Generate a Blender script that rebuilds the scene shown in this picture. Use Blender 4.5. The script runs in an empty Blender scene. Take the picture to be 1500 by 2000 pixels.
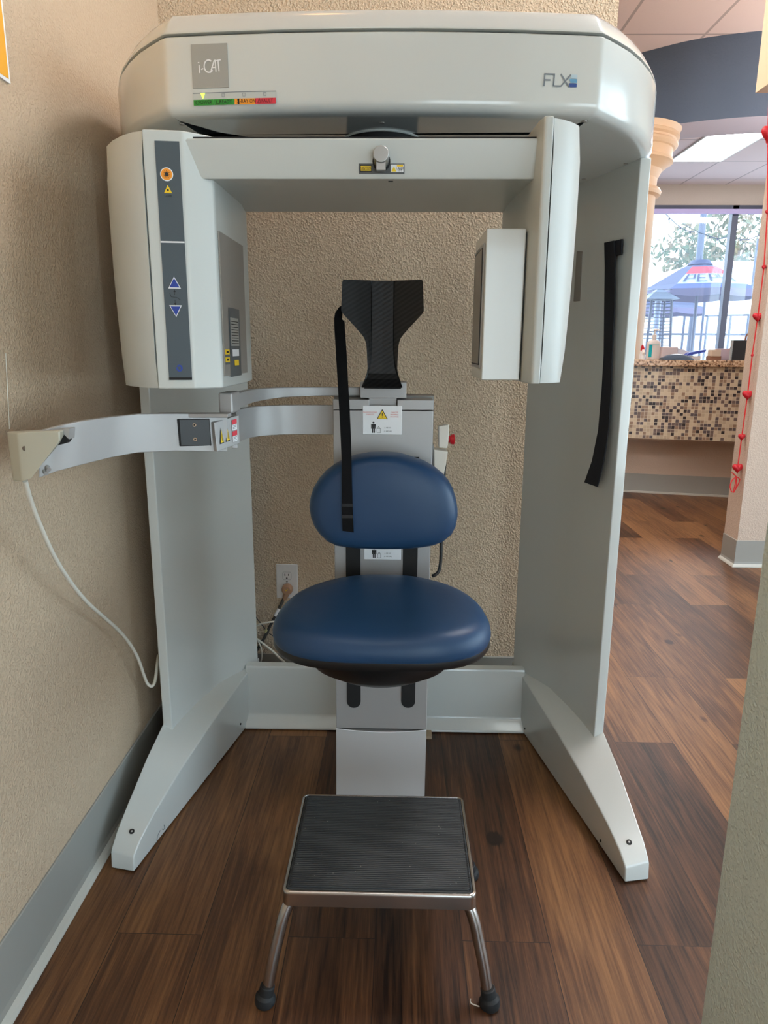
import bpy, bmesh, math, random
from mathutils import Vector, Matrix
random.seed(7)
S = bpy.context.scene
COL = S.collection
PI = math.pi

# ------------------------------------------------------------------ camera
W, H = 1500, 2000
CF = 1388.244
CC = Vector((0.03914757, 0.0, 1.18298398))
CR = Vector((0.9997234, 0.02277648, 0.00586194))
CU = Vector((-0.01087687, 0.22676839, 0.97388798))
CFW = Vector((-0.02085244, 0.97368235, -0.2269534))
cam_d = bpy.data.cameras.new('camera')
cam_d.sensor_fit = 'AUTO'
cam_d.sensor_width = 36.0
cam_d.lens = CF * 36.0 / H
cam_d.clip_start = 0.02
cam_d.clip_end = 300
cam = bpy.data.objects.new('camera', cam_d)
COL.objects.link(cam)
cam.matrix_world = Matrix(((CR.x, CU.x, -CFW.x, CC.x), (CR.y, CU.y, -CFW.y, CC.y), (CR.z, CU.z, -CFW.z, CC.z), (0, 0, 0, 1)))
S.camera = cam


def ray(px, py):
    return CFW + CR * ((px - W / 2) / CF) + CU * ((H / 2 - py) / CF)


def atY(px, py, y):
    d = ray(px, py)
    return CC + d * ((y - CC.y) / d.y)


def atX(px, py, x):
    d = ray(px, py)
    return CC + d * ((x - CC.x) / d.x)


def atZ(px, py, z):
    d = ray(px, py)
    return CC + d * ((z - CC.z) / d.z)


def atPlane(px, py, a, b, off=0.0):
    n = Vector((-(b[1] - a[1]), b[0] - a[0], 0)).normalized()
    d = ray(px, py)
    p0 = Vector((a[0], a[1], 0)) + n * off
    return CC + d * (n.dot(p0 - CC) / n.dot(d))


# ------------------------------------------------------------------ materials
def lin(c):
    out = []
    for v in c[:3]:
        v = v / 255.0
        out.append(v / 12.92 if v <= 0.04045 else ((v + 0.055) / 1.055) ** 2.4)
    return (*out, 1.0)


MATS = {}


def mat(name, rgb, rough=0.5, metal=0.0, coat=0.0, emit=0.0, emit_rgb=None, spec=0.5, alpha=1.0):
    if name in MATS:
        return MATS[name]
    m = bpy.data.materials.new(name)
    m.use_nodes = True
    b = m.node_tree.nodes['Principled BSDF']
    b.inputs['Base Color'].default_value = lin(rgb)
    b.inputs['Roughness'].default_value = rough
    b.inputs['Metallic'].default_value = metal
    b.inputs['Coat Weight'].default_value = coat
    b.inputs['Coat Roughness'].default_value = 0.08
    b.inputs['Specular IOR Level'].default_value = spec
    if emit:
        b.inputs['Emission Color'].default_value = lin(emit_rgb or rgb)
        b.inputs['Emission Strength'].default_value = emit
    MATS[name] = m
    return m


def nodes(m):
    return m.node_tree.nodes, m.node_tree.links, m.node_tree.nodes['Principled BSDF']


def bump_noise(m, scale, strength, dist, detail=2.0, kind='noise', ramp=None, stretch=(1, 1, 1)):
    N, L, b = nodes(m)
    tc = N.new('ShaderNodeTexCoord')
    mp = N.new('ShaderNodeMapping')
    mp.inputs['Scale'].default_value = stretch
    L.new(tc.outputs['Object'], mp.inputs['Vector'])
    t = N.new('ShaderNodeTexNoise')
    t.inputs['Scale'].default_value = scale
    t.inputs['Detail'].default_value = detail
    L.new(mp.outputs['Vector'], t.inputs['Vector'])
    src = t.outputs['Fac']
    if ramp:
        r = N.new('ShaderNodeMapRange')
        r.interpolation_type = 'SMOOTHSTEP'
        r.inputs['From Min'].default_value = ramp[0]
        r.inputs['From Max'].default_value = ramp[1]
        L.new(src, r.inputs['Value'])
        src = r.outputs['Result']
    bp = N.new('ShaderNodeBump')
    bp.inputs['Strength'].default_value = strength
    bp.inputs['Distance'].default_value = dist
    L.new(src, bp.inputs['Height'])
    L.new(bp.outputs['Normal'], b.inputs['Normal'])
    return t


def wall_mat(name, rgb, scale=75, strength=0.5, dist=0.004, ramp=(0.42, 0.66)):
    m = mat(name, rgb, 0.72, spec=0.3)
    bump_noise(m, scale, strength, dist, 2.0, ramp=ramp)
    return m


M_white = mat('white_enamel', (202, 206, 203), 0.2, coat=0.5)
M_white2 = mat('white_satin_plastic', (190, 195, 192), 0.34)
M_cream = mat('cream_plastic', (178, 176, 160), 0.42)
M_cream2 = mat('pale_cream_plastic', (214, 208, 196), 0.4)
M_silver = mat('silver_paint', (168, 167, 166), 0.4, metal=0.25)
M_silver_d = mat('silver_grey_panel', (140, 136, 130), 0.45, metal=0.1)
M_steel = mat('brushed_steel', (190, 184, 178), 0.24, metal=1.0)
M_chrome = mat('polished_knob_steel', (176, 178, 178), 0.36, metal=1.0)
M_black = mat('black_plastic', (17, 17, 18), 0.38)
M_gap = mat('black_gap', (12, 12, 13), 0.7)
M_rubber = mat('black_rubber', (22, 23, 25), 0.65)
M_strap = mat('black_webbing', (14, 14, 16), 0.9, spec=0.2)
M_navy_strap = mat('navy_black_webbing', (18, 19, 28), 0.85)
M_panel = mat('slate_control_strip', (70, 82, 90), 0.35)
M_paper = mat('white_label', (232, 234, 236), 0.45)
M_ink = mat('black_ink', (22, 22, 24), 0.5)
M_redink = mat('red_ink', (205, 70, 50), 0.5)
M_yellow = mat('yellow_label', (236, 200, 30), 0.45)
M_orange = mat('orange_label', (236, 150, 40), 0.45)
M_green = mat('green_label', (40, 140, 50), 0.45)
M_redlab = mat('red_label', (214, 50, 66), 0.45)
M_bluebtn = mat('blue_button', (30, 60, 150), 0.4)
M_greytxt = mat('grey_logo', (112, 120, 128), 0.4)
M_plate = mat('grey_logo_plate', (160, 163, 160), 0.4, metal=0.2)
M_led = mat('green_led', (190, 255, 80), 0.4, emit=2.2)
M_lensdark = mat('dark_glass_window', (92, 84, 76), 0.25)
M_outletw = mat('outlet_white', (225, 225, 225), 0.4)
M_plugb = mat('translucent_brown_plug', (168, 132, 106), 0.35)
M_cordw = mat('white_cord', (214, 210, 198), 0.5)
M_cordg = mat('grey_black_cord', (52, 50, 48), 0.5)
M_red = mat('red_glitter', (190, 16, 34), 0.3)
M_ribbon = mat('red_ribbon', (215, 40, 44), 0.5)
M_redbtn = mat('red_button', (190, 20, 32), 0.35)
M_vinyl = mat('navy_vinyl', (32, 62, 95), 0.40, spec=0.38)
bump_noise(M_vinyl, 900, 0.06, 0.001)
bump_noise(M_red, 600, 0.5, 0.002)
bump_noise(M_strap, 500, 0.3, 0.001)

# carbon fibre: diagonal twill bands
M_carbon = mat('carbon_fibre', (22, 22, 24), 0.42, coat=0.08, spec=0.3)
N, L, b = nodes(M_carbon)
tc = N.new('ShaderNodeTexCoord')
mp = N.new('ShaderNodeMapping')
mp.inputs['Rotation'].default_value = (0, math.radians(32), 0)
L.new(tc.outputs['Object'], mp.inputs['Vector'])
wv = N.new('ShaderNodeTexWave')
wv.bands_direction = 'Z'
wv.inputs['Scale'].default_value = 36
L.new(mp.outputs['Vector'], wv.inputs['Vector'])
mx = N.new('ShaderNodeMix')
mx.data_type = 'RGBA'
mx.inputs[6].default_value = lin((10, 10, 11))
mx.inputs[7].default_value = lin((33, 33, 34))
L.new(wv.outputs['Fac'], mx.inputs[0])
L.new(mx.outputs[2], b.inputs['Base Color'])
bp = N.new('ShaderNodeBump')
bp.inputs['Strength'].default_value = 0.15
bp.inputs['Distance'].default_value = 0.001
L.new(wv.outputs['Fac'], bp.inputs['Height'])
L.new(bp.outputs['Normal'], b.inputs['Normal'])

# ribbed rubber mat with dust specks
M_mat = mat('ribbed_rubber_mat', (44, 48, 52), 0.6)
N, L, b = nodes(M_mat)
tc = N.new('ShaderNodeTexCoord')
wv = N.new('ShaderNodeTexWave')
wv.bands_direction = 'Y'
wv.inputs['Scale'].default_value = 62
L.new(tc.outputs['Object'], wv.inputs['Vector'])
bp = N.new('ShaderNodeBump')
bp.inputs['Strength'].default_value = 0.7
bp.inputs['Distance'].default_value = 0.0016
L.new(wv.outputs['Fac'], bp.inputs['Height'])
L.new(bp.outputs['Normal'], b.inputs['Normal'])
vr = N.new('ShaderNodeTexVoronoi')
vr.inputs['Scale'].default_value = 75
L.new(tc.outputs['Object'], vr.inputs['Vector'])
lt = N.new('ShaderNodeMath')
lt.operation = 'LESS_THAN'
lt.inputs[1].default_value = 0.085
L.new(vr.outputs['Distance'], lt.inputs[0])
wn = N.new('ShaderNodeTexWhiteNoise')
L.new(vr.outputs['Position'], wn.inputs['Vector'])
gt = N.new('ShaderNodeMath')
gt.operation = 'GREATER_THAN'
gt.inputs[1].default_value = 0.72
L.new(wn.outputs['Value'], gt.inputs[0])
ml = N.new('ShaderNodeMath')
ml.operation = 'MULTIPLY'
L.new(lt.outputs[0], ml.inputs[0])
L.new(gt.outputs[0], ml.inputs[1])
ns = N.new('ShaderNodeTexNoise')
ns.inputs['Scale'].default_value = 9
L.new(tc.outputs['Object'], ns.inputs['Vector'])
m0 = N.new('ShaderNodeMix')
m0.data_type = 'RGBA'
m0.inputs[6].default_value = lin((34, 38, 42))
m0.inputs[7].default_value = lin((56, 60, 62))
L.new(ns.outputs['Fac'], m0.inputs[0])
mx = N.new('ShaderNodeMix')
mx.data_type = 'RGBA'
mx.inputs[7].default_value = lin((150, 148, 140))
L.new(ml.outputs[0], mx.inputs[0])
L.new(m0.outputs[2], mx.inputs[6])
L.new(mx.outputs[2], b.inputs['Base Color'])

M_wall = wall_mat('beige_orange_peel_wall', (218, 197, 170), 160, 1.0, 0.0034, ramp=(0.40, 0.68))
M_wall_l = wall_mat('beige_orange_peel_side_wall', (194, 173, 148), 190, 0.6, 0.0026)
M_wall_far = wall_mat('pale_beige_wall', (198, 180, 164), 110, 0.4, 0.003)
M_wall_near = wall_mat('pale_grey_green_wall', (208, 221, 219), 190, 0.5, 0.0025)
M_dark = wall_mat('charcoal_blue_wall', (98, 116, 138), 60, 0.2, 0.003)
M_lav = mat('pale_lavender_soffit', (176, 172, 186), 0.7)
M_col = mat('cream_column_paint', (222, 192, 156), 0.5)
M_vbase = mat('grey_vinyl_baseboard', (150, 150, 144), 0.45)
M_vtoe = mat('pale_baseboard_toe', (190, 190, 182), 0.45)

# vinyl plank floor
M_floor = mat('dark_oak_vinyl_planks', (80, 52, 36), 0.42, spec=0.45)
N, L, b = nodes(M_floor)
tc = N.new('ShaderNodeTexCoord')
sep = N.new('ShaderNodeSeparateXYZ')
L.new(tc.outputs['Object'], sep.inputs[0])
cmb = N.new('ShaderNodeCombineXYZ')
L.new(sep.outputs['Y'], cmb.inputs['X'])
L.new(sep.outputs['X'], cmb.inputs['Y'])
br = N.new('ShaderNodeTexBrick')
br.offset = 0.37
br.inputs['Scale'].default_value = 1.0
br.inputs['Brick Width'].default_value = 1.22
br.inputs['Row Height'].default_value = 0.178
br.inputs['Mortar Size'].default_value = 0.0009
br.inputs['Mortar Smooth'].default_value = 0.2
br.inputs['Color1'].default_value = (0, 0, 0, 1)
br.inputs['Color2'].default_value = (1, 1, 1, 1)
br.inputs['Mortar'].default_value = (0.35, 0.35, 0.35, 1)
L.new(cmb.outputs[0], br.inputs['Vector'])
# per plank offset of the grain
vm = N.new('ShaderNodeVectorMath')
vm.operation = 'MULTIPLY_ADD'
vm.inputs[1].default_value = (7.3, 3.1, 5.0)
L.new(br.outputs['Color'], vm.inputs[0])
L.new(tc.outputs['Object'], vm.inputs[2])


def grain(sx, sy, detail, dist=0.0):
    mp = N.new('ShaderNodeMapping')
    mp.inputs['Scale'].default_value = (sx, sy, 1)
    L.new(vm.outputs[0], mp.inputs['Vector'])
    t = N.new('ShaderNodeTexNoise')
    t.inputs['Scale'].default_value = 1.0
    t.inputs['Detail'].default_value = detail
    t.inputs['Roughness'].default_value = 0.65
    t.inputs['Distortion'].default_value = dist
    L.new(mp.outputs['Vector'], t.inputs['Vector'])
    return t


g_broad = grain(9, 1.3, 3, 0.6)
g_fine = grain(150, 5, 4, 0.3)
g_line = grain(46, 2.2, 3, 1.2)
cr = N.new('ShaderNodeValToRGB')
e = cr.color_ramp.elements
e[0].position = 0.25
e[0].color = lin((30, 18, 12))
e[1].position = 0.8
e[1].color = lin((136, 96, 60))
e2 = cr.color_ramp.elements.new(0.5)
e2.color = lin((84, 54, 35))
# combine: 0.4*broad + .25*fine + .2*line + .25*plank - .05
def madd(a, k, c):
    n = N.new('ShaderNodeMath')
    n.operation = 'MULTIPLY_ADD'
    L.new(a, n.inputs[0])
    n.inputs[1].default_value = k
    if isinstance(c, float):
        n.inputs[2].default_value = c
    else:
        L.new(c, n.inputs[2])
    return n.outputs[0]


s2 = N.new('ShaderNodeSeparateColor')
L.new(br.outputs['Color'], s2.inputs[0])
v = madd(s2.outputs[0], 0.36, -0.45)
v = madd(g_broad.outputs['Fac'], 0.6, v)
v = madd(g_fine.outputs['Fac'], 0.7, v)
v = madd(g_line.outputs['Fac'], 0.36, v)
# knots
vr = N.new('ShaderNodeTexVoronoi')
vr.inputs['Scale'].default_value = 1.0
mpk = N.new('ShaderNodeMapping')
mpk.inputs['Scale'].default_value = (5.2, 3.6, 1)
L.new(vm.outputs[0], mpk.inputs['Vector'])
L.new(mpk.outputs['Vector'], vr.inputs['Vector'])
kr = N.new('ShaderNodeMapRange')
kr.interpolation_type = 'SMOOTHSTEP'
kr.inputs['From Min'].default_value = 0.03
kr.inputs['From Max'].default_value = 0.12
kr.inputs['To Min'].default_value = 0.55
kr.inputs['To Max'].default_value = 0.0
L.new(vr.outputs['Distance'], kr.inputs['Value'])
sub = N.new('ShaderNodeMath')
sub.operation = 'SUBTRACT'
L.new(v, sub.inputs[0])
L.new(kr.outputs['Result'], sub.inputs[1])
L.new(sub.outputs[0], cr.inputs['Fac'])
mxm = N.new('ShaderNodeMix')
mxm.data_type = 'RGBA'
mxm.inputs[7].default_value = lin((30, 20, 15))
L.new(br.outputs['Fac'], mxm.inputs[0])
L.new(cr.outputs['Color'], mxm.inputs[6])
L.new(mxm.outputs[2], b.inputs['Base Color'])
bp = N.new('ShaderNodeBump')
bp.inputs['Strength'].default_value = 0.35
bp.inputs['Distance'].default_value = 0.0015
L.new(g_fine.outputs['Fac'], bp.inputs['Height'])
L.new(bp.outputs['Normal'], b.inputs['Normal'])


def tile_ceiling(name, rgb, ox, oy, px_, py_):
    m = mat(name, rgb, 0.85, spec=0.2)
    N, L, b = nodes(m)
    tc = N.new('ShaderNodeTexCoord')
    sp = N.new('ShaderNodeSeparateXYZ')
    L.new(tc.outputs['Object'], sp.inputs[0])
    outs = []
    for ax, o, p in (('X', ox, px_), ('Y', oy, py_)):
        a = N.new('ShaderNodeMath')
        a.operation = 'SUBTRACT'
        a.inputs[1].default_value = o - p / 2
        L.new(sp.outputs[ax], a.inputs[0])
        d = N.new('ShaderNodeMath')
        d.operation = 'DIVIDE'
        d.inputs[1].default_value = p
        L.new(a.outputs[0], d.inputs[0])
        f = N.new('ShaderNodeMath')
        f.operation = 'FRACT'
        L.new(d.outputs[0], f.inputs[0])
        c = N.new('ShaderNodeMath')
        c.operation = 'COMPARE'
        c.inputs[1].default_value = 0.5
        c.inputs[2].default_value = 0.011 / p
        L.new(f.outputs[0], c.inputs[0])
        outs.append(c.outputs[0])
    mxx = N.new('ShaderNodeMath')
    mxx.operation = 'MAXIMUM'
    L.new(outs[0], mxx.inputs[0])
    L.new(outs[1], mxx.inputs[1])
    mx = N.new('ShaderNodeMix')
    mx.data_type = 'RGBA'
    mx.inputs[6].default_value = lin(rgb)
    mx.inputs[7].default_value = lin([c * 0.8 for c in rgb])
    L.new(mxx.outputs[0], mx.inputs[0])
    L.new(mx.outputs[2], b.inputs['Base Color'])
    t = N.new('ShaderNodeTexNoise')
    t.inputs['Scale'].default_value = 90
    L.new(tc.outputs['Object'], t.inputs['Vector'])
    bp = N.new('ShaderNodeBump')
    bp.inputs['Strength'].default_value = 0.3
    bp.inputs['Distance'].default_value = 0.003
    L.new(t.outputs['Fac'], bp.inputs['Height'])
    L.new(bp.outputs['Normal'], b.inputs['Normal'])
    return m


M_ceil = tile_ceiling('warm_ceiling_tiles', (224, 206, 200), 1.615, 5.916, 0.63, 1.26)
M_ceil2 = tile_ceiling('pinkish_ceiling_tiles', (214, 196, 196), 3.304, 8.64, 0.636, 0.94)

# mosaic tiles
M_mosaic = mat('brown_beige_mosaic', (170, 150, 120), 0.3)
N, L, b = nodes(M_mosaic)
tc = N.new('ShaderNodeTexCoord')
sc = N.new('ShaderNodeVectorMath')
sc.operation = 'SCALE'
sc.inputs['Scale'].default_value = 1 / 0.0262
L.new(tc.outputs['Object'], sc.inputs[0])
fl = N.new('ShaderNodeVectorMath')
fl.operation = 'FLOOR'
sp = N.new('ShaderNodeSeparateXYZ')
L.new(sc.outputs[0], sp.inputs[0])
cb = N.new('ShaderNodeCombineXYZ')
L.new(sp.outputs['X'], cb.inputs['X'])
L.new(sp.outputs['Z'], cb.inputs['Z'])
L.new(cb.outputs[0], fl.inputs[0])
wn = N.new('ShaderNodeTexWhiteNoise')
L.new(fl.outputs[0], wn.inputs['Vector'])
cr = N.new('ShaderNodeValToRGB')
cr.color_ramp.interpolation = 'CONSTANT'
el = cr.color_ramp.elements
el[0].position = 0
el[0].color = lin((206, 190, 162))
el[1].position = 0.3
el[1].color = lin((190, 172, 146))
for p, c in ((0.52, (150, 124, 102)), (0.66, (112, 94, 88)), (0.78, (92, 82, 84)), (0.88, (48, 38, 40))):
    x = cr.color_ramp.elements.new(p)
    x.color = lin(c)
L.new(wn.outputs['Value'], cr.inputs['Fac'])
fr = N.new('ShaderNodeVectorMath')
fr.operation = 'FRACTION'
L.new(cb.outputs[0], fr.inputs[0])
sp2 = N.new('ShaderNodeSeparateXYZ')
L.new(fr.outputs[0], sp2.inputs[0])
gs = []
for ax in ('X', 'Z'):
    c = N.new('ShaderNodeMath')
    c.operation = 'LESS_THAN'
    c.inputs[1].default_value = 0.1
    L.new(sp2.outputs[ax], c.inputs[0])
    gs.append(c.outputs[0])
mxx = N.new('ShaderNodeMath')
mxx.operation = 'MAXIMUM'
L.new(gs[0], mxx.inputs[0])
L.new(gs[1], mxx.inputs[1])
mx = N.new('ShaderNodeMix')
mx.data_type = 'RGBA'
mx.inputs[7].default_value = lin((214, 200, 176))
L.new(mxx.outputs[0], mx.inputs[0])
L.new(cr.outputs['Color'], mx.inputs[6])
L.new(mx.outputs[2], b.inputs['Base Color'])

M_granite = mat('speckled_granite', (176, 146, 118), 0.25)
N, L, b = nodes(M_granite)
tc = N.new('ShaderNodeTexCoord')
t = N.new('ShaderNodeTexNoise')
t.inputs['Scale'].default_value = 60
t.inputs['Detail'].default_value = 3
L.new(tc.outputs['Object'], t.inputs['Vector'])
cr = N.new('ShaderNodeValToRGB')
el = cr.color_ramp.elements
el[0].position = 0.34
el[0].color = lin((70, 52, 44))
el[1].position = 0.6
el[1].color = lin((216, 190, 160))
x = cr.color_ramp.elements.new(0.46)
x.color = lin((176, 140, 108))
L.new(t.outputs['Fac'], cr.inputs['Fac'])
L.new(cr.outputs['Color'], b.inputs['Base Color'])

M_emit = mat('lit_light_diffuser', (255, 255, 255), 0.5, emit=30.0, emit_rgb=(248, 250, 255))
M_emit_warm = mat('lit_warm_diffuser', (255, 235, 200), 0.5, emit=13.0, emit_rgb=(255, 180, 92))

# sheer roller shade + glass
M_sheer = bpy.data.materials.new('sheer_white_shade')
M_sheer.use_nodes = True
N, L = M_sheer.node_tree.nodes, M_sheer.node_tree.links
N.clear()
o = N.new('ShaderNodeOutputMaterial')
tr = N.new('ShaderNodeBsdfTransparent')
tr.inputs['Color'].default_value = (0.97, 0.98, 1, 1)
tl = N.new('ShaderNodeBsdfTranslucent')
tl.inputs['Color'].default_value = (0.75, 0.78, 0.95, 1)
mxs = N.new('ShaderNodeMixShader')
mxs.inputs[0].default_value = 0.06
L.new(tr.outputs[0], mxs.inputs[1])
L.new(tl.outputs[0], mxs.inputs[2])
L.new(mxs.outputs[0], o.inputs['Surface'])
M_glass = bpy.data.materials.new('window_glass')
M_glass.use_nodes = True
N, L = M_glass.node_tree.nodes, M_glass.node_tree.links
N.clear()
o = N.new('ShaderNodeOutputMaterial')
tr = N.new('ShaderNodeBsdfTransparent')
tr.inputs['Color'].default_value = (0.93, 0.97, 0.98, 1)
gl = N.new('ShaderNodeBsdfGlossy')
gl.inputs['Roughness'].default_value = 0.02
mxs = N.new('ShaderNodeMixShader')
mxs.inputs[0].default_value = 0.05
L.new(tr.outputs[0], mxs.inputs[1])
L.new(gl.outputs[0], mxs.inputs[2])
L.new(mxs.outputs[0], o.inputs['Surface'])
M_frame = mat('dark_bronze_frame', (62, 62, 78), 0.4)

# ------------------------------------------------------------------ mesh builder
ORIG = {}


class MB:
    def __init__(self):
        self.bm = bmesh.new()
        self.mats = []

    def mi(self, m):
        if m not in self.mats:
            self.mats.append(m)
        return self.mats.index(m)

    def face(self, pts, m):
        vs = [self.bm.verts.new(Vector(p)) for p in pts]
        f = self.bm.faces.new(vs)
        f.material_index = self.mi(m)
        return f

    def loft(self, rings, m, cap0=True, cap1=True, closed=True, wrap=False):
        i = self.mi(m)
        R = [[self.bm.verts.new(Vector(p)) for p in r] for r in rings]
        n = len(R[0])
        pairs = list(zip(R, R[1:]))
        if wrap:
            pairs.append((R[-1], R[0]))
        for a, c in pairs:
            for k in range(n if closed else n - 1):
                k2 = (k + 1) % n
                try:
                    f = self.bm.faces.new((a[k], a[k2], c[k2], c[k]))
                    f.material_index = i
                except ValueError:
                    pass
        if not wrap and closed:
            if cap0:
                self.bm.faces.new(list(reversed(R[0]))).material_index = i
            if cap1:
                self.bm.faces.new(R[-1]).material_index = i
        return R

    def prism(self, pts, vec, m):
        vec = Vector(vec)
        return self.loft([pts, [Vector(p) + vec for p in pts]], m)

    def plan(self, poly, z0, z1, m):
        return self.loft([[(x, y, z0) for x, y in poly], [(x, y, z1) for x, y in poly]], m)

    def box(self, x0, x1, y0, y1, z0, z1, m):
        return self.plan([(x0, y0), (x1, y0), (x1, y1), (x0, y1)], z0, z1, m)

    def tube(self, pts, r, m, n=10, caps=True):
        pts = [Vector(p) for p in pts]
        rs = r if isinstance(r, (list, tuple)) else [r] * len(pts)
        t0 = (pts[1] - pts[0]).normalized()
        up = Vector((0, 0, 1)) if abs(t0.z) < 0.9 else Vector((1, 0, 0))
        nrm = t0.cross(up).normalized()
        rings = []
        for i, p in enumerate(pts):
            t = (pts[min(i + 1, len(pts) - 1)] - pts[max(i - 1, 0)]).normalized()
            nrm = (nrm - t * nrm.dot(t)).normalized()
            bn = t.cross(nrm)
            rings.append([p + (nrm * math.cos(2 * PI * k / n) + bn * math.sin(2 * PI * k / n)) * rs[i] for k in range(n)])
        return self.loft(rings, m, caps, caps)

    def disc(self, c, axis, r, h, m, n=24, r2=None):
        c = Vector(c)
        axis = Vector(axis).normalized()
        return self.tube([c, c + axis * h], [r, r if r2 is None else r2], m, n)

    def stroke(self, pts, w, m, fn, closed=False):
        """flat line of width w through 2D points, mapped to 3D by fn(u, v)"""
        pts = [Vector((p[0], p[1])) for p in pts]
        n = len(pts)
        L_, R_ = [], []
        for i in range(n):
            if closed:
                a, c = pts[(i - 1) % n], pts[(i + 1) % n]
            else:
                a, c = pts[max(i - 1, 0)], pts[min(i + 1, n - 1)]
            d1 = (pts[i] - a).normalized() if (pts[i] - a).length > 1e-9 else (c - pts[i]).normalized()
            d2 = (c - pts[i]).normalized() if (c - pts[i]).length > 1e-9 else d1
            t = (d1 + d2)
            t = t.normalized() if t.length > 1e-6 else d1
            k = max(0.4, abs(t.dot(d1)))
            nn = Vector((-t.y, t.x)) * (w / 2 / k)
            L_.append(pts[i] + nn)
            R_.append(pts[i] - nn)
        rng = range(n if closed else n - 1)
        for i in rng:
            j = (i + 1) % n
            self.face([fn(*L_[i]), fn(*R_[i]), fn(*R_[j]), fn(*L_[j])], m)

    def poly(self, pts, m, fn):
        return self.face([fn(*p) for p in pts], m)

    def text(self, body, size, u, v, m, fn, align='CENTER', sx=1.0):
        cu = bpy.data.curves.new('lettering', 'FONT')
        cu.body = body
        cu.size = size
        cu.align_x = align
        cu.align_y = 'CENTER'
        cu.resolution_u = 3
        ob = bpy.data.objects.new('lettering', cu)
        COL.objects.link(ob)
        dg = bpy.context.evaluated_depsgraph_get()
        me = bpy.data.meshes.new_from_object(ob.evaluated_get(dg))
        i = self.mi(m)
        vs = [self.bm.verts.new(Vector(fn(u + p.co.x * sx, v + p.co.y))) for p in me.vertices]
        for p in me.polygons:
            try:
                f = self.bm.faces.new([vs[k] for k in p.vertices])
                f.material_index = i
            except ValueError:
                pass
        bpy.data.objects.remove(ob)
        bpy.data.curves.remove(cu)
        bpy.data.meshes.remove(me)

    def ribbon(self, pts, wv, th, m):
        """strap: centre line pts, width vectors wv (one or per point), thickness th"""
        pts = [Vector(p) for p in pts]
        ws = [Vector(w) for w in wv] if isinstance(wv, list) else [Vector(wv)] * len(pts)
        rings = []
        for i, p in enumerate(pts):
            t = (pts[min(i + 1, len(pts) - 1)] - pts[max(i - 1, 0)]).normalized()
            w = ws[i] / 2
            nn = t.cross(w).normalized() * (th / 2)
            rings.append([p - w - nn, p + w - nn, p + w + nn, p - w + nn])
        return self.loft(rings, m)

    def bevel(self, r, seg=2, ang=30):
        bmesh.ops.recalc_face_normals(self.bm, faces=self.bm.faces)
        es = [e for e in self.bm.edges if len(e.link_faces) == 2 and e.calc_face_angle(0) > math.radians(ang)]
        bmesh.ops.bevel(self.bm, geom=es, offset=r, segments=seg, profile=0.5, affect='EDGES', clamp_overlap=True)
        return self

    def build(self, name, parent=None, origin=None, smooth=True, recalc=True, sub=0, label=None, sharp=50):
        if recalc:
            bmesh.ops.recalc_face_normals(self.bm, faces=self.bm.faces)
        o = Vector(origin) if origin is not None else (ORIG[parent.name] if parent is not None else Vector((0, 0, 0)))
        bmesh.ops.translate(self.bm, verts=self.bm.verts, vec=-o)
        me = bpy.data.meshes.new(name)
        self.bm.to_mesh(me)
        self.bm.free()
        for m in self.mats:
            me.materials.append(m)
        ob = bpy.data.objects.new(name, me)
        COL.objects.link(ob)
        if parent is not None:
            ob.parent = parent
            ob.location = o - ORIG[parent.name]
        else:
            ob.location = o
        ORIG[ob.name] = o
        if smooth:
            me.polygons.foreach_set('use_smooth', [True] * len(me.polygons))
            me.set_sharp_from_angle(angle=math.radians(sharp))
            wn = ob.modifiers.new('weighted_normals', 'WEIGHTED_NORMAL')
            wn.keep_sharp = True
        if sub:
            s = ob.modifiers.new('smoothing', 'SUBSURF')
            s.levels = sub
            s.render_levels = sub
        if label:
            ob['label'] = label
        return ob


def thing(name, label, cat, loc=(0, 0, 0), group=None):
    o = bpy.data.objects.new(name, None)
    o.empty_display_size = 0.1
    COL.objects.link(o)
    o.location = loc
    ORIG[o.name] = Vector(loc)
    o['label'] = label
    o['category'] = cat
    if group:
        o['group'] = group
    return o


def tag(o, label, cat, group=None, kind=None):
    o['label'] = label
    o['category'] = cat
    if group:
        o['group'] = group
    if kind:
        o['kind'] = kind
    return o


def struct(mb, name, label, cat, smooth=False, parent=None, sharp=50):
    o = mb.build(name, parent=parent, smooth=smooth, sharp=sharp)
    if parent is None:
        o['kind'] = 'structure'
        o['label'] = label
        o['category'] = cat
    return o


def arc(cx, cy, r, a0, a1, n):
    return [(cx + r * math.cos(math.radians(a0 + (a1 - a0) * i / n)), cy + r * math.sin(math.radians(a0 + (a1 - a0) * i / n))) for i in range(n + 1)]


def catmull(pts, n=6, closed=False):
    pts = [Vector(p) for p in pts]
    out = []
    N_ = len(pts)
    for i in range(N_ if closed else N_ - 1):
        if closed:
            p0, p1, p2, p3 = pts[(i - 1) % N_], pts[i], pts[(i + 1) % N_], pts[(i + 2) % N_]
        else:
            p0, p1, p2, p3 = pts[max(i - 1, 0)], pts[i], pts[i + 1], pts[min(i + 2, N_ - 1)]
        for k in range(n):
            t = k / n
            out.append(0.5 * ((2 * p1) + (p2 - p0) * t + (2 * p0 - 5 * p1 + 4 * p2 - p3) * t * t + (3 * p1 - p0 - 3 * p2 + p3) * t ** 3))
    if not closed:
        out.append(pts[-1])
    return out


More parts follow.
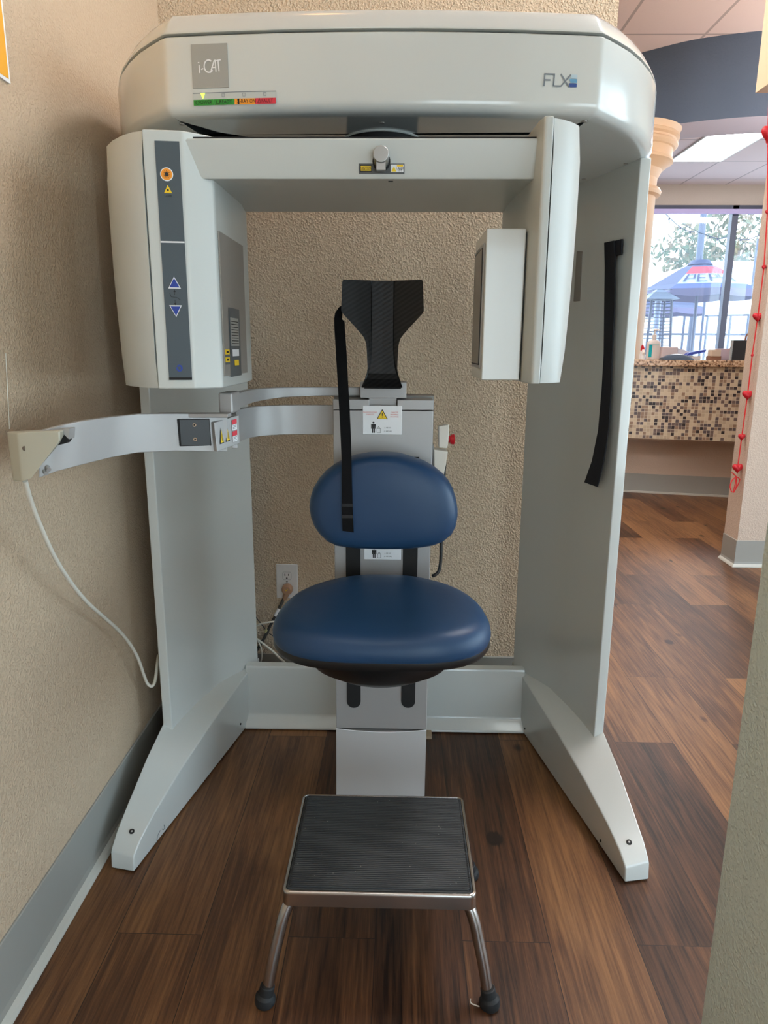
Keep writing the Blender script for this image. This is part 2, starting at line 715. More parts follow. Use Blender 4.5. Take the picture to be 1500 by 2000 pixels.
# ================================================================== SETTING
XL, YB, ZC = -0.66, 2.27, 3.423
mb = MB(); mb.box(XL - 0.2, 6.2, -2.2, 11.05, -0.08, 0, M_floor)
struct(mb, 'floor', 'dark brown oak vinyl plank floor running through both rooms', 'floor')
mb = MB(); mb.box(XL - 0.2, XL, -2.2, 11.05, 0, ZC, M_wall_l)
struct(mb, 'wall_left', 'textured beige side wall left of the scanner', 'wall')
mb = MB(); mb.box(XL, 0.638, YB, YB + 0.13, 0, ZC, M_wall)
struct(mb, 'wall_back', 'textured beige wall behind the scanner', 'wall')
mb = MB()
for a in ((XL - 0.2, 0.3, 0, ZC), (5.6, 6.2, 0, ZC), (0.3, 5.6, 0, 0.12), (0.3, 5.6, 1.9, ZC)):
    mb.box(a[0], a[1], -2.4, -2.2, a[2], a[3], M_wall_far)
struct(mb, 'wall_front', 'beige wall behind the viewer', 'wall')
mb = MB()
for a in ((4.0, 6.4, 0, ZC), (10.2, 11.05, 0, ZC), (6.4, 10.2, 0, 0.8), (6.4, 10.2, 2.95, ZC)):
    mb.box(6.2, 6.4, a[0], a[1], a[2], a[3], M_wall_far)
for a in ((-2.2, -1.8, 0, ZC), (3.5, 3.835, 0, ZC), (-1.8, 3.5, 0, 0.12), (-1.8, 3.5, 2.95, ZC)):
    mb.box(4.4, 4.6, a[0], a[1], a[2], a[3], M_wall_far)
struct(mb, 'wall_right', 'beige wall at the far right side of the rooms', 'wall')

# dark curved soffit line splits the two ceilings
soff_top = [(0.6, 6.0), (1.2, 5.52), (1.588, 5.2), (1.76, 5.06), (1.876, 4.99), (2.06, 4.92), (2.25, 4.875), (2.6, 4.84), (3.2, 4.86), (4.5, 5.1), (6.2, 5.7)]
soff_top = [(0.039 + (x - 0.039) * 1.2, y * 1.2) for x, y in soff_top]
soff = [(min(p.x, 6.19), p.y) for p in catmull([(x, y, 0) for x, y in soff_top], 5)]
mb = MB()
mb.box(XL - 0.2, 6.2, -2.2, 7.08, ZC, ZC + 0.05, M_ceil)
struct(mb, 'ceiling', 'warm pinkish tile ceiling above the hall', 'ceiling')
mb = MB(); mb.box(XL - 0.2, 6.2, 7.08, 11.05, ZC, ZC + 0.05, M_ceil2)
struct(mb, 'ceiling_reception', 'pinkish tile ceiling above the reception desk', 'ceiling')
mb = MB()
zl = 2.859
i0 = soff
i1 = [(min(x + 0.12, 6.195), y + 0.444) for x, y in soff]
rings = []
for (x, y), (x2, y2) in zip(i0, i1):
    rings.append([(x, y, zl), (x, y, ZC), (x2, y2, ZC), (x2, y2, zl)])
R = mb.loft(rings, M_dark)
ilav = mb.mi(M_lav)
for f in mb.bm.faces:
    if all(abs(v_.co.z - zl) < 1e-4 for v_ in f.verts):
        f.material_index = ilav
struct(mb, 'wall_soffit', 'charcoal curved bulkhead hanging from the ceiling before reception', 'bulkhead', smooth=True)

# header over the opening on the right, garland wall, near wall corner
mb = MB(); mb.box(1.76, 2.35, -2.2, 3.89, 2.4, ZC, M_col)
struct(mb, 'wall_header', 'beige dropped header at the top right of the hall', 'wall')
mb = MB(); mb.box(1.912, 6.2, 3.835, 4.0, 0, ZC, M_wall_far)
struct(mb, 'wall_hall', 'pale beige wall end that carries the red heart garland', 'wall')
mb = MB(); mb.box(0.459, 0.60, 0.6, 0.795, 0, ZC, M_wall_near)
struct(mb, 'wall_near', 'pale grey green wall corner close to the viewer, lower right', 'wall')


def baseboard(name, poly_pts, label, h=0.15):
    """poly_pts: wall line; normal side to the left of the direction"""
    mb = MB()
    prof = [(0, 0), (0.020, 0), (0.020, 0.003), (0.016, 0.010), (0.008, 0.017), (0.005, 0.028), (0.005, h - 0.002), (0.003, h), (0, h)]
    pts = [Vector((x, y, 0)) for x, y in poly_pts]
    rings = []
    for i, p in enumerate(pts):
        ds = []
        if i > 0:
            ds.append((p - pts[i - 1]).normalized())
        if i < len(pts) - 1:
            ds.append((pts[i + 1] - p).normalized())
        ns = [Vector((-d.y, d.x, 0)) for d in ds]
        n = ns[0] if len(ns) == 1 else (ns[0] + ns[1]) / (1 + ns[0].dot(ns[1]))
        rings.append([p + n * a + Vector((0, 0, z)) for a, z in prof])
    mb.loft(rings, M_vbase)
    it = mb.mi(M_vtoe)
    for f in mb.bm.faces:
        if f.calc_center_median().z < 0.016:
            f.material_index = it
    o = struct(mb, name, label, 'baseboard', smooth=False)
    return o


baseboard('baseboard_left', [(XL, YB), (XL, -2.2)], 'grey vinyl cove baseboard along the left wall')
baseboard('baseboard_back', [(0.638, YB), (XL, YB)], 'grey vinyl cove baseboard behind the scanner')
baseboard('baseboard_hall', [(6.2, 3.835), (1.912, 3.835), (1.912, 4.0)], 'grey vinyl baseboard around the wall end under the garland')

# window wall
YW = 10.86
zh = atY(1300, 401, YW).z
mb = MB()
mb.box(XL - 0.2, 2.2, YW, YW + 0.15, 0, ZC, M_wall_far)
mb.box(2.2, 6.2, YW, YW + 0.15, zh, ZC, M_wall_far)
mb.box(2.2, 6.2, YW, YW + 0.15, 0, 0.7, M_wall_far)
struct(mb, 'wall_window', 'beige far wall around the reception window', 'wall')
win = bpy.data.objects.new('window_1', None)
COL.objects.link(win)
win.location = (4.2, YW, 0.7)
ORIG['window_1'] = Vector((4.2, YW, 0.7))
tag(win, 'wide dark framed storefront window with sheer shades behind reception', 'window', kind='structure')
mb = MB()
zf = atY(1300, 411, YW).z
mb.box(2.2, 6.2, YW - 0.02, YW + 0.08, zf, zh, M_frame)
mb.box(2.2, 6.2, YW - 0.02, YW + 0.08, 0.7, 0.76, M_frame)
xm = (atY(1432, 430, YW).x + atY(1405, 660, YW).x) / 2 - 0.02
for xx in (2.2, xm - 1.28, xm, xm + 1.25, 6.12):
    mb.box(xx, xx + 0.085, YW - 0.02, YW + 0.08, 0.7, zh, M_frame)
mb.build('window_frame', win, smooth=False)
mb = MB(); mb.box(2.2, 6.2, YW + 0.045, YW + 0.051, 0.72, zh, M_glass)
mb.build('window_glass', win, smooth=False)
for a, c in ((2.3, xm - 1.2), (xm - 1.17, xm - 0.02), (xm + 0.12, xm + 1.22), (xm + 1.36, 6.1)):
    mb = MB()
    mb.face([(a, YW - 0.05, 0.74), (c, YW - 0.05, 0.74), (c, YW - 0.05, zf), (a, YW - 0.05, zf)], M_sheer)
    mb.build('roller_shade', win, smooth=False)
mb = MB()
mb.box(2.25, 6.15, YW - 0.1, YW - 0.04, zf - 0.055, zf + 0.005, mat('lavender_shade_roll', (176, 160, 196), 0.6))
mb.build('shade_roll', win, smooth=False)

# windows added out of view for fill daylight, behind and right of the viewer
def fill_window(n, x0, x1, y0, y1, label, zl=0.8, zh=2.95):
    wn_ = bpy.data.objects.new('window_%d' % n, None)
    COL.objects.link(wn_)
    wn_.location = ((x0 + x1) / 2, (y0 + y1) / 2, zl)
    ORIG[wn_.name] = Vector(wn_.location)
    tag(wn_, label, 'window', kind='structure')
    mb = MB()
    alongx = (x1 - x0) > (y1 - y0)
    for k in range(5):
        t_ = k / 4
        if alongx:
            xx = x0 + (x1 - x0 - 0.06) * t_
            mb.box(xx, xx + 0.06, y0 + 0.06, y1 - 0.06, zl, zh, M_frame)
        else:
            yy = y0 + (y1 - y0 - 0.06) * t_
            mb.box(x0 + 0.06, x1 - 0.06, yy, yy + 0.06, zl, zh, M_frame)
    for z in (zl, zh - 0.06):
        mb.box(x0 + 0.06 * (not alongx), x1 - 0.06 * (not alongx), y0 + 0.06 * alongx, y1 - 0.06 * alongx, z, z + 0.06, M_frame)
    mb.build('window_frame', wn_, smooth=False)
    mb = MB()
    if alongx:
        mb.box(x0, x1, -2.303, -2.297, zl, zh, M_glass)
    else:
        mb.box(x0 + 0.097, x0 + 0.103, y0, y1, zl, zh, M_glass)
    mb.build('window_glass', wn_, smooth=False)


fill_window(2, 0.3, 5.6, -2.4, -2.2, 'unseen window added behind the viewer for fill daylight', 0.12, 1.9)
fill_window(3, 4.4, 4.6, -1.8, 3.5, 'unseen window added in the right wall of the hall for fill daylight', 0.12, 2.95)
fill_window(4, 6.2, 6.4, 6.4, 10.2, 'unseen window added in the right wall of the reception for fill daylight')

# cream column with a moulded capital
mb = MB()
cx, cy = 1.806, 6.3
prof = [(0.235, 0), (0.235, 2.14), (0.262, 2.15), (0.270, 2.17), (0.258, 2.19), (0.235, 2.20), (0.237, 2.25), (0.262, 2.30), (0.305, 2.335), (0.325, 2.345),
        (0.325, 2.36), (0.315, 2.365), (0.318, 2.42), (0.33, 2.425), (0.345, 2.44), (0.345, 2.455), (0.33, 2.46), (0.335, 2.475), (0.352, 2.485), (0.352, 2.5),
        (0.345, 2.505), (0.355, 2.53), (0.36, 2.545), (0.36, 2.58)]
prof = [(r * 1.235, min(2.858, 1.183 + (z - 1.183) * 1.235) if z else 0.0) for r, z in prof]
n = 40
mb.loft([[(cx + r * math.cos(2 * PI * k / n), cy + r * math.sin(2 * PI * k / n), z) for k in range(n)] for r, z in prof], M_col)
struct(mb, 'column', 'round cream column with a ringed capital under the bulkhead', 'column', smooth=True, sharp=22)

# outdoor ground
mb = MB(); mb.box(-20, 60, 11.05, 80, -0.2, -0.02, mat('pale_concrete', (205, 205, 205), 0.9))
struct(mb, 'ground', 'bright pale pavement outside the window', 'ground')

# ------------------------------------------------------------------ ceiling lights
def troffer(x0, x1, y0, y1, label, m=M_emit, group=None):
    t = thing('ceiling_light', label, 'light', ((x0 + x1) / 2, (y0 + y1) / 2, ZC), group)
    mb = MB()
    w = 0.02
    for a in ((x0, x1, y0, y0 + w), (x0, x1, y1 - w, y1), (x0, x0 + w, y0 + w, y1 - w), (x1 - w, x1, y0 + w, y1 - w)):
        mb.box(*a, ZC - 0.014, ZC, mat('white_light_frame', (235, 235, 232), 0.5))
    mb.build('light_frame', t, smooth=False)
    mb = MB(); mb.box(x0 + w, x1 - w, y0 + w, y1 - w, ZC - 0.01, ZC - 0.002, m)
    mb.build('diffuser', t, smooth=False)
    return t


troffer(3.304, 3.94, 8.1, 9.55, 'bright square ceiling light panel above the reception area')
troffer(5.0, 5.6, 7.8, 9.2, 'added long ceiling light panel, out of view near the right wall of the reception')  # unseen panel, added to brighten the reception
M_emit_h = mat('lit_hall_diffuser', (255, 255, 255), 0.5, emit=6.0, emit_rgb=(240, 250, 250))
troffer(-0.45, 0.15, -1.5, -0.3, 'hall ceiling light panel behind the viewer', M_emit_h)
troffer(0.85, 1.45, -1.5, -0.3, 'added second hall ceiling light panel, unseen behind the viewer, right of the first', M_emit_h)  # unseen panel, added to light the left wall
troffer(1.0, 1.6, 1.5, 2.7, 'hall ceiling light panel right of the scanner', mat('lit_hall_side_diffuser', (255, 255, 255), 0.5, emit=34.0, emit_rgb=(250, 248, 250)))
M_emit_r = mat('lit_hall_side_diffuser', (255, 255, 255), 0.5, emit=34.0, emit_rgb=(250, 248, 250))
troffer(0.35, 0.95, 3.7, 4.9, 'added hall ceiling light panel hidden beyond the back wall', M_emit_r)  # hidden panel, added to light hall floor, counter base and garland wall
# warm recessed can light over the alcove
t = thing('recessed_light', 'warm recessed ceiling light above the scanner', 'light', (-0.3, 1.75, ZC))
mb = MB(); mb.tube([(-0.3, 1.75, ZC - 0.012), (-0.3, 1.75, ZC)], 0.11, mat('white_light_frame', (235, 235, 232), 0.5), 28)
mb.build('trim_ring', t)
mb = MB(); mb.tube([(-0.3, 1.75, ZC - 0.016), (-0.3, 1.75, ZC - 0.011)], 0.09, M_emit_warm, 28)
mb.build('lamp', t)
# torchere lamp out of view, added to brighten the hall ceiling and bulkhead
def fill_uplight(x, y):
    t = thing('added_floor_lamp', 'added uplighter floor lamp, out of view, that brightens the hall ceiling', 'lamp', (x, y, 0))
    mb = MB(); mb.tube([(x, y, 0), (x, y, 0.02), (x, y, 0.03)], [0.15, 0.15, 0.03], M_silver, 28); mb.build('lamp_base', t)
    mb = MB(); mb.tube([(x, y, 0.02), (x, y, 1.75)], 0.014, M_silver, 12); mb.build('pole', t)
    mb = MB(); mb.tube([(x, y, 1.74), (x, y, 1.78), (x, y, 1.85)], [0.03, 0.10, 0.19], M_silver, 32, True); mb.build('lamp_bowl', t)
    mb = MB(); mb.tube([(x, y, 1.852), (x, y, 1.856)], 0.17, mat('lit_fill_bulb', (255, 244, 230), 0.5, emit=150.0, emit_rgb=(255, 243, 236)), 28); mb.build('bulb', t)


fill_uplight(3.3, 5.05)
# ================================================================== SCANNER
SC = thing('dental_ct_scanner', 'white walk-in dental x-ray scanner with arched hood, splayed feet and rotating arm', 'scanner', (0, 1.75, 0))
Z0H, ZT = 1.59, 1.72


def hood_y(x):
    return 1.397 + 0.023 * (x / 0.392) ** 2


half = [(x, hood_y(x)) for x in (0.0, 0.08, 0.16, 0.24, 0.31, 0.36, 0.384)]
half += [(0.3905, 1.4208), (0.3955, 1.4245), (0.402, 1.430), (0.43, 1.457), (0.46, 1.488), (0.495, 1.533), (0.53, 1.588), (0.558, 1.643), (0.58, 1.695), (0.597, 1.75), (0.608, 1.82), (0.612, 1.9), (0.612, 2.0), (0.608, 2.1), (0.59, 2.14), (0.55, 2.16)]
plan = half + [(-x, y) for x, y in reversed(half[1:])]


def inset(poly, d):
    out = []
    n = len(poly)
    for i in range(n):
        a, p, c = Vector((*poly[i - 1], 0)), Vector((*poly[i], 0)), Vector((*poly[(i + 1) % n], 0))
        d1, d2 = (p - a).normalized(), (c - p).normalized()
        nn = Vector((-(d1 + d2).y, (d1 + d2).x, 0)).normalized()
        out.append((p.x + nn.x * d, p.y + nn.y * d))
    return out


def ring(d, z):
    return [(x, y, z) for x, y in inset(plan, d)]


mb = MB()
mb.loft([ring(0.12, Z0H), ring(0.03, Z0H), ring(0.014, Z0H + 0.002), ring(0.007, Z0H + 0.006), ring(0.002, Z0H + 0.013), ring(0, Z0H + 0.022),
         ring(0, Z0H + 0.08), ring(0, ZT - 0.004), ring(0.003, ZT - 0.001), ring(0.012, ZT - 0.001)], M_white)
hood = mb.build('arch_housing', SC)
mb = MB()
mb.loft([ring(0.010, ZT + 0.003), ring(0.002, ZT + 0.004), ring(0.002, ZT + 0.007), ring(0.016, ZT + 0.030), ring(0.026, ZT + 0.041), ring(0.034, ZT + 0.045), ring(0.044, ZT + 0.047), ring(0.12, ZT + 0.054), ring(0.2, ZT + 0.058)], M_white)
mb.build('top_cover', SC)
mb = MB(); mb.loft([ring(0.012, ZT - 0.003), ring(0.012, ZT + 0.006)], M_gap, False, False)
mb.build('seam', SC)


def hf(x, z, off=0.0012):
    return (x, hood_y(x) - off, z)


def hfr(a, c, z0, z1, mbx, m, off=0.0012, n=6):
    for k in range(n):
        u0, u1 = a + (c - a) * k / n, a + (c - a) * (k + 1) / n
        mbx.face([hf(u0, z0, off), hf(u1, z0, off), hf(u1, z1, off), hf(u0, z1, off)], m)


# logo plate i-CAT
A = atY(372, 86, 1.411); B_ = atY(448, 172, 1.411)
pu0, pu1, pz1, pz0 = A.x, B_.x, A.z, B_.z
mb = MB()
mb.loft([[hf(u, z, o_) for u, z in ((pu0, pz0), (pu1, pz0), (pu1, pz1), (pu0, pz1))] for o_ in (-0.002, 0.0016)], M_plate)
pw, ph = pu1 - pu0, pz1 - pz0
fnp = lambda u, v_: hf(pu0 + pw * u, pz1 - ph * v_, 0.0022)
sw = lambda pts, w=0.028: mb.stroke([(p[0], p[1]) for p in pts], w, M_paper, fnp)
sw([(0.205, 0.47), (0.215, 0.66)])
sw([(0.195, 0.405), (0.197, 0.43)], 0.04)
sw([(0.255, 0.575), (0.32, 0.56)])
cpts = [(0.47 + 0.125 * math.cos(math.radians(a)), 0.51 + 0.14 * math.sin(math.radians(a))) for a in range(-52, -331, -14)]
sw(cpts, 0.034)
sw([(0.50, 0.655), (0.575, 0.60)], 0.04)
sw([(0.53, 0.61), (0.63, 0.385), (0.655, 0.385), (0.665, 0.64)], 0.032)
sw([(0.565, 0.545), (0.66, 0.54)], 0.026)
sw([(0.685, 0.39), (0.81, 0.375)], 0.03)
sw([(0.735, 0.385), (0.75, 0.635)], 0.032)
mb.build('logo_plate', SC, smooth=False, recalc=False, label='grey square plate with white i-CAT lettering')
# status strip
A = atY(376.5, 183, 1.411); B_ = atY(540, 205, 1.404)
u0, u1 = A.x, B_.x
z1 = (A.z + atY(539, 178, 1.404).z) / 2
z0 = (atY(377, 207, 1.411).z + atY(540, 202.5, 1.404).z) / 2
zm = z0 + (z1 - z0) * 0.47
mb = MB()
hfr(u0, u1, zm, z1, mb, M_white2, 0.0016)
hfr(u0 - 0.0006, u1 + 0.0006, z1 - 0.0006, z1 + 0.0006, mb, M_greytxt, 0.0018)
w4 = (u1 - u0) / 4
for k, (m_, tx) in enumerate(((M_green, 'POWER'), (M_green, 'READY'), (M_orange, 'X-RAY ON'), (M_redlab, 'FAULT'))):
    hfr(u0 + w4 * k + 0.0004, u0 + w4 * (k + 1) - 0.0004, z0, zm, mb, m_, 0.0018, 2)
    uc = u0 + w4 * (k + 0.58)
    mb.text(tx, 0.0085, uc, (z0 + zm) / 2, M_ink, lambda a, c: hf(a, c, 0.0024), sx=0.85)
    ic = u0 + w4 * (k + 0.2)
    zc_ = (z0 + zm) / 2
    if k == 0:
        mb.stroke([(ic + 0.003 * math.cos(a), zc_ + 0.003 * math.sin(a)) for a in [PI * 0.65 + PI * 1.7 * i / 10 for i in range(11)]], 0.0008, M_ink, lambda a, c: hf(a, c, 0.0024))
    elif k == 1:
        mb.stroke([(ic - 0.003, zc_ + 0.003), (ic - 0.0025, zc_ - 0.003), (ic + 0.0025, zc_ - 0.003), (ic + 0.003, zc_ + 0.003)], 0.0008, M_ink, lambda a, c: hf(a, c, 0.0024))
    elif k == 2:
        hfr(ic - 0.0015, ic + 0.0015, zc_ - 0.0045, zc_ + 0.0045, mb, M_ink, 0.0024, 1)
    else:
        mb.stroke([(ic - 0.003, zc_ - 0.003), (ic, zc_ + 0.004), (ic + 0.003, zc_ - 0.003)], 0.0008, M_ink, lambda a, c: hf(a, c, 0.0024), closed=True)
    if k:
        lc = u0 + w4 * (k + 0.47); lz = zm + (z1 - zm) * 0.55
        mb.stroke([(lc - 0.0025, lz + 0.0025), (lc + 0.0025, lz + 0.0025), (lc + 0.002, lz - 0.0025), (lc - 0.002, lz - 0.0025)], 0.0006, M_greytxt, lambda a, c: hf(a, c, 0.0024), closed=True)
lc = u0 + w4 * 0.48; lz = zm + (z1 - zm) * 0.55
mb.face([hf(lc - 0.0042, lz + 0.0045, 0.0024), hf(lc, lz - 0.005, 0.0024), hf(lc + 0.0042, lz + 0.0045, 0.0024)], M_led)
mb.build('status_strip', SC, smooth=False, recalc=False, label='status strip reading POWER, READY, X-RAY ON, FAULT, first lamp lit')
# FLX logo
A = atY(1062, 144, 1.41); B_ = atY(1128, 169, 1.41)
fu, fz, fw, fh = A.x, A.z, B_.x - A.x, A.z - B_.z
mb = MB()
fnf = lambda u, v_: hf(fu + fw * u, fz - fh * v_, 0.0013)
st = lambda pts, w=0.0024: mb.stroke([(fu + fw * a, fz - fh * c) for a, c in pts], w, M_greytxt, lambda a, c: hf(a, c, 0.0013))
asp = 1.0
st([(0.02, 1.0), (0.03, 0.04), (0.31, 0.04), (0.30, 0.95), (0.52, 0.95), (0.80, 0.03)])
st([(0.03, 0.5), (0.2, 0.5)])
st([(0.5, 0.0), (0.76, 1.0)])
for k, c in enumerate(((176, 196, 206), (96, 152, 186), (44, 74, 140))):
    m_ = mat('logo_blue_%d' % k, c, 0.4)
    v0 = 0.02 + k * 0.34
    mb.poly([(0.80 - 0.02 * (k == 2), v0 + 0.3), (0.76 + 0.06 * (k == 0), v0), (0.99, v0), (0.99, v0 + 0.3)], m_, fnf)
mb.build('model_lettering', SC, smooth=False, recalc=False, label='grey FLX lettering with a blue striped block')

# underside screws of the hood
for px, py in ((746, 240), (356, 243), (1141, 237), (1222, 320), (1140, 350)):
    p = atZ(px, py, Z0H - 0.0005)
    mb = MB()
    mb.tube([(p.x, p.y, Z0H - 0.0015), (p.x, p.y, Z0H + 0.002)], [0.0045, 0.006], M_silver_d, 10)
    mb.build('screw', hood)
# rotation bearing
mb = MB()
c = (-0.003, 1.575)
n = 48
mb.loft([[(c[0] + r * math.cos(2 * PI * k / n), c[1] + r * math.sin(2 * PI * k / n), z) for k in range(n)] for r, z in ((0.078, Z0H + 0.001), (0.078, Z0H - 0.002), (0.076, Z0H - 0.0035), (0.0735, Z0H - 0.002), (0.0735, Z0H + 0.001))], M_white2, False, False)
mb.build('bearing_ring', SC)
mb = MB(); mb.tube([(-0.003, 1.575, 1.50), (-0.003, 1.575, Z0H + 0.004)], 0.072, M_gap, 40)
mb.build('rotation_shaft', SC)


# side columns and feet
def side(sgn, name_suffix):
    inn = [(0.564, 1.717), (0.549, 1.78), (0.53, 1.85), (0.512, 1.91), (0.498, 1.962), (0.474, 2.01), (0.449, 2.055), (0.425, 2.10), (0.412, 2.125)]
    out = [(0.588, 1.717), (0.592, 1.80), (0.592, 1.9), (0.586, 2.0), (0.57, 2.1), (0.54, 2.15), (0.44, 2.15)]
    mb = MB()
    mb.plan([(sgn * x, y) for x, y in inn + out[::-1]], 0.14, Z0H + 0.002, M_white)
    mb.bevel(0.0025, 2, 35)
    mb.build('side_column', SC)
    # foot: cross sections from back to toe
    ci = [(0.412, 2.15, 0.187), (0.425, 2.09, 0.184), (0.483, 1.788, 0.146), (0.516, 1.616, 0.117), (0.541, 1.488, 0.085), (0.5525, 1.425, 0.063), (0.5565, 1.403, 0.050), (0.5585, 1.396, 0.043)]
    co = [(0.555, 2.15, 0.215), (0.560, 2.05, 0.213), (0.589, 1.719, 0.191), (0.598, 1.610, 0.156), (0.6085, 1.490, 0.101), (0.6135, 1.437, 0.074), (0.6155, 1.417, 0.058), (0.6165, 1.4085, 0.050)]
    rings = []
    for (xi, yi, zi), (xo, yo, zo) in zip(ci, co):
        rings.append([(sgn * xi, yi, 0.004), (sgn * xi, yi, zi), (sgn * xo, yo, zo), (sgn * xo, yo, 0.004)])
    mb = MB()
    # toe nose: lower edge slightly forward
    rings.append([(sgn * 0.5595, 1.389, 0.004), (sgn * 0.559, 1.391, 0.036), (sgn * 0.617, 1.404, 0.044), (sgn * 0.6175, 1.400, 0.004)])
    mb.loft(rings, M_white)
    mb.bevel(0.0035, 2, 40)
    # feet pads touching the floor
    mb.box(sgn * 0.575 - 0.015, sgn * 0.575 + 0.015, 1.45, 1.48, 0, 0.006, M_black)
    mb.box(sgn * 0.50 - 0.015, sgn * 0.50 + 0.015, 2.0, 2.03, 0, 0.006, M_black)
    leg = mb.build('foot', SC)
    # cap bolt on the foot
    px, py = (1228.7, 1645) if sgn > 0 else (257.4, 1624)
    i = Vector((sgn * 0.5475, 1.452, 0.0715)); k = Vector((sgn * 0.6115, 1.458, 0.085))
    n1 = (k - i)
    n2 = Vector((sgn * 0.541, 1.488, 0.085)) - Vector((sgn * 0.5525, 1.425, 0.063))
    nn = n1.cross(n2).normalized()
    if nn.z < 0:
        nn = -nn
    d = ray(px, py)
    p = CC + d * ((i - CC).dot(nn) / d.dot(nn))
    mb = MB()
    mb.tube([p - nn * 0.004, p + nn * 0.0012, p + nn * 0.0014], [0.0062, 0.0062, 0.0058], M_gap, 20)
    mb.tube([p + nn * 0.0008, p + nn * 0.0022], [0.003, 0.002], M_silver, 14)
    mb.build('bolt', leg)
    return leg


legL = side(-1, 'l')
legR = side(1, 'r')
# scuff mark on the inner side of the left foot
mb = MB()
A_, B2 = (-0.436, 2.03), (-0.559, 1.392)
sc_pts = [(306, 1647), (306.5, 1639), (309, 1630), (313, 1622)]
q = [atPlane(x, y, A_, B2, 0.0015) for x, y in sc_pts]
mb.tube(q, 0.0007, M_greytxt, 5)
mb.tube([atPlane(x, y, A_, B2, 0.0015) for x, y in ((317, 1619), (319, 1621), (322, 1618), (320.5, 1611))], 0.0007, M_greytxt, 5)
mb.build('scuff_mark', legL)
# small side screws
for leg, A2, B3, pts, of in ((legR, (0.436, 2.03), (0.559, 1.392), ((1025, 1423), (1173, 1642)), -1), (legL, A_, B2, ((470, 1414),), 1)):
    for px, py in pts:
        mb = MB()
        p = atPlane(px, py, A2, B3, 0.0)
        mb.disc(p - Vector((0.001 * of, 0, 0)), (of, -0.1, 0), 0.0035, 0.002, M_gap, 10)
        mb.build('screw', leg)

# low rear panel between the feet
mb = MB()
prof = [(2.022, 0.004), (2.022, 0.012), (2.046, 0.034), (2.052, 0.044), (2.058, 0.192), (2.062, 0.200), (2.085, 0.203), (2.09, 0.198), (2.09, 0.004)]
mb.loft([[(-0.438 + 0.003 * 0, y, z) for y, z in prof], [(0.438, y, z) for y, z in prof]], M_white)
mb.build('rear_panel', SC)

for x_ in (-0.128, 0.137):
    mb = MB(); mb.box(x_ - 0.010, x_ + 0.012, 1.985, 2.022, 0.0, 0.010, mat('tan_foam_shim', (176, 158, 132), 0.8))
    mb.build('shim', SC, smooth=False)

# column details: grey recessed label plate, beige block near the floor
A2, B3 = (0.498, 1.962), (0.564, 1.717)
q = [atPlane(px, py, A2, B3, -0.0008) for px, py in ((1108, 490), (1137.5, 491), (1133, 588), (1100, 592))]
mb = MB()
dv = Vector((-0.003, -0.0008, 0))
mb.loft([[p - dv for p in q], [p + dv * 0.2 for p in q]], M_silver_d)
mb.bevel(0.0015, 2, 30)
mb.build('recessed_plate', SC)

# ---------------- rotating arm
ARM_Z0, ARM_Z1 = 1.455, 1.513
mb = MB()
prof = [(1.2785, ARM_Z0 + 0.003), (1.281, ARM_Z0), (1.58, ARM_Z0), (1.60, ARM_Z0 + 0.02), (1.60, ARM_Z1), (1.266, ARM_Z1), (1.264, ARM_Z1 - 0.003)]
mb.loft([[(x, y, z) for y, z in prof] for x in (-0.3165, 0.285)], M_white2)
beam = mb.build('rotating_arm', SC)
mb = MB(); mb.box(-0.31, 0.262, 1.272, 1.595, ARM_Z1 - 0.001, ARM_Z1 + 0.004, M_gap)  # unseen dark plate, added to stop bounce light and darken the gap under the hood
mb.build('added_shade_plate', beam, smooth=False)

# tube housing (left)
TB, TT = 1.108, 1.524
pl_front = [(-0.3845, 1.252), (-0.324, 1.260), (-0.318, 1.263), (-0.2835, 1.290), (-0.280, 1.296), (-0.279, 1.50), (-0.29, 1.60), (-0.385, 1.61)]
mb = MB()
mb.plan(pl_front, TB, TT, M_white2)
mb.bevel(0.003, 2, 25)
tube_h = mb.build('tube_housing', SC)
mb = MB()
rings = []
for k in range(9):
    t_ = k / 8
    z = TB + 0.001 + (TT - TB - 0.002) * t_
    bl = 0.004 * math.sin(PI * t_) - 0.004 * (1 - t_)
    ed = 0.008 if k in (0, 8) else 0.0
    rr = [(-0.3865, 1.2525 + ed), (-0.405, 1.2600 + ed), (-0.43, 1.2795 + ed), (-0.458, 1.310 + ed), (-0.482 - bl * 0.6, 1.348 + ed * .6), (-0.492 - bl + ed * 0.6, 1.372), (-0.495 - bl + ed * 0.8, 1.395), (-0.496 - bl + ed, 1.5), (-0.47, 1.6), (-0.3865, 1.61)]
    rings.append([(x, y, z) for x, y in rr])
mb.loft(rings, M_white2)
mb.build('tube_cover', SC)

# control strip on the front panel of the tube housing (bilinear in picture of its own plane)
fa, fb = Vector((-0.3845, 1.252)), Vector((-0.324, 1.260))
fd = (fb - fa)
flen = fd.length
fd = fd / flen
fn_ = Vector((fd.y, -fd.x))


def tf(u, v_, off=0.0012):
    p = fa + fd * u + fn_ * off
    return (p.x, p.y, v_)


def tpx(px, py):
    p = atPlane(px, py, (fa.x, fa.y), (fb.x, fb.y))
    return ((Vector((p.x, p.y)) - fa).dot(fd), p.z)


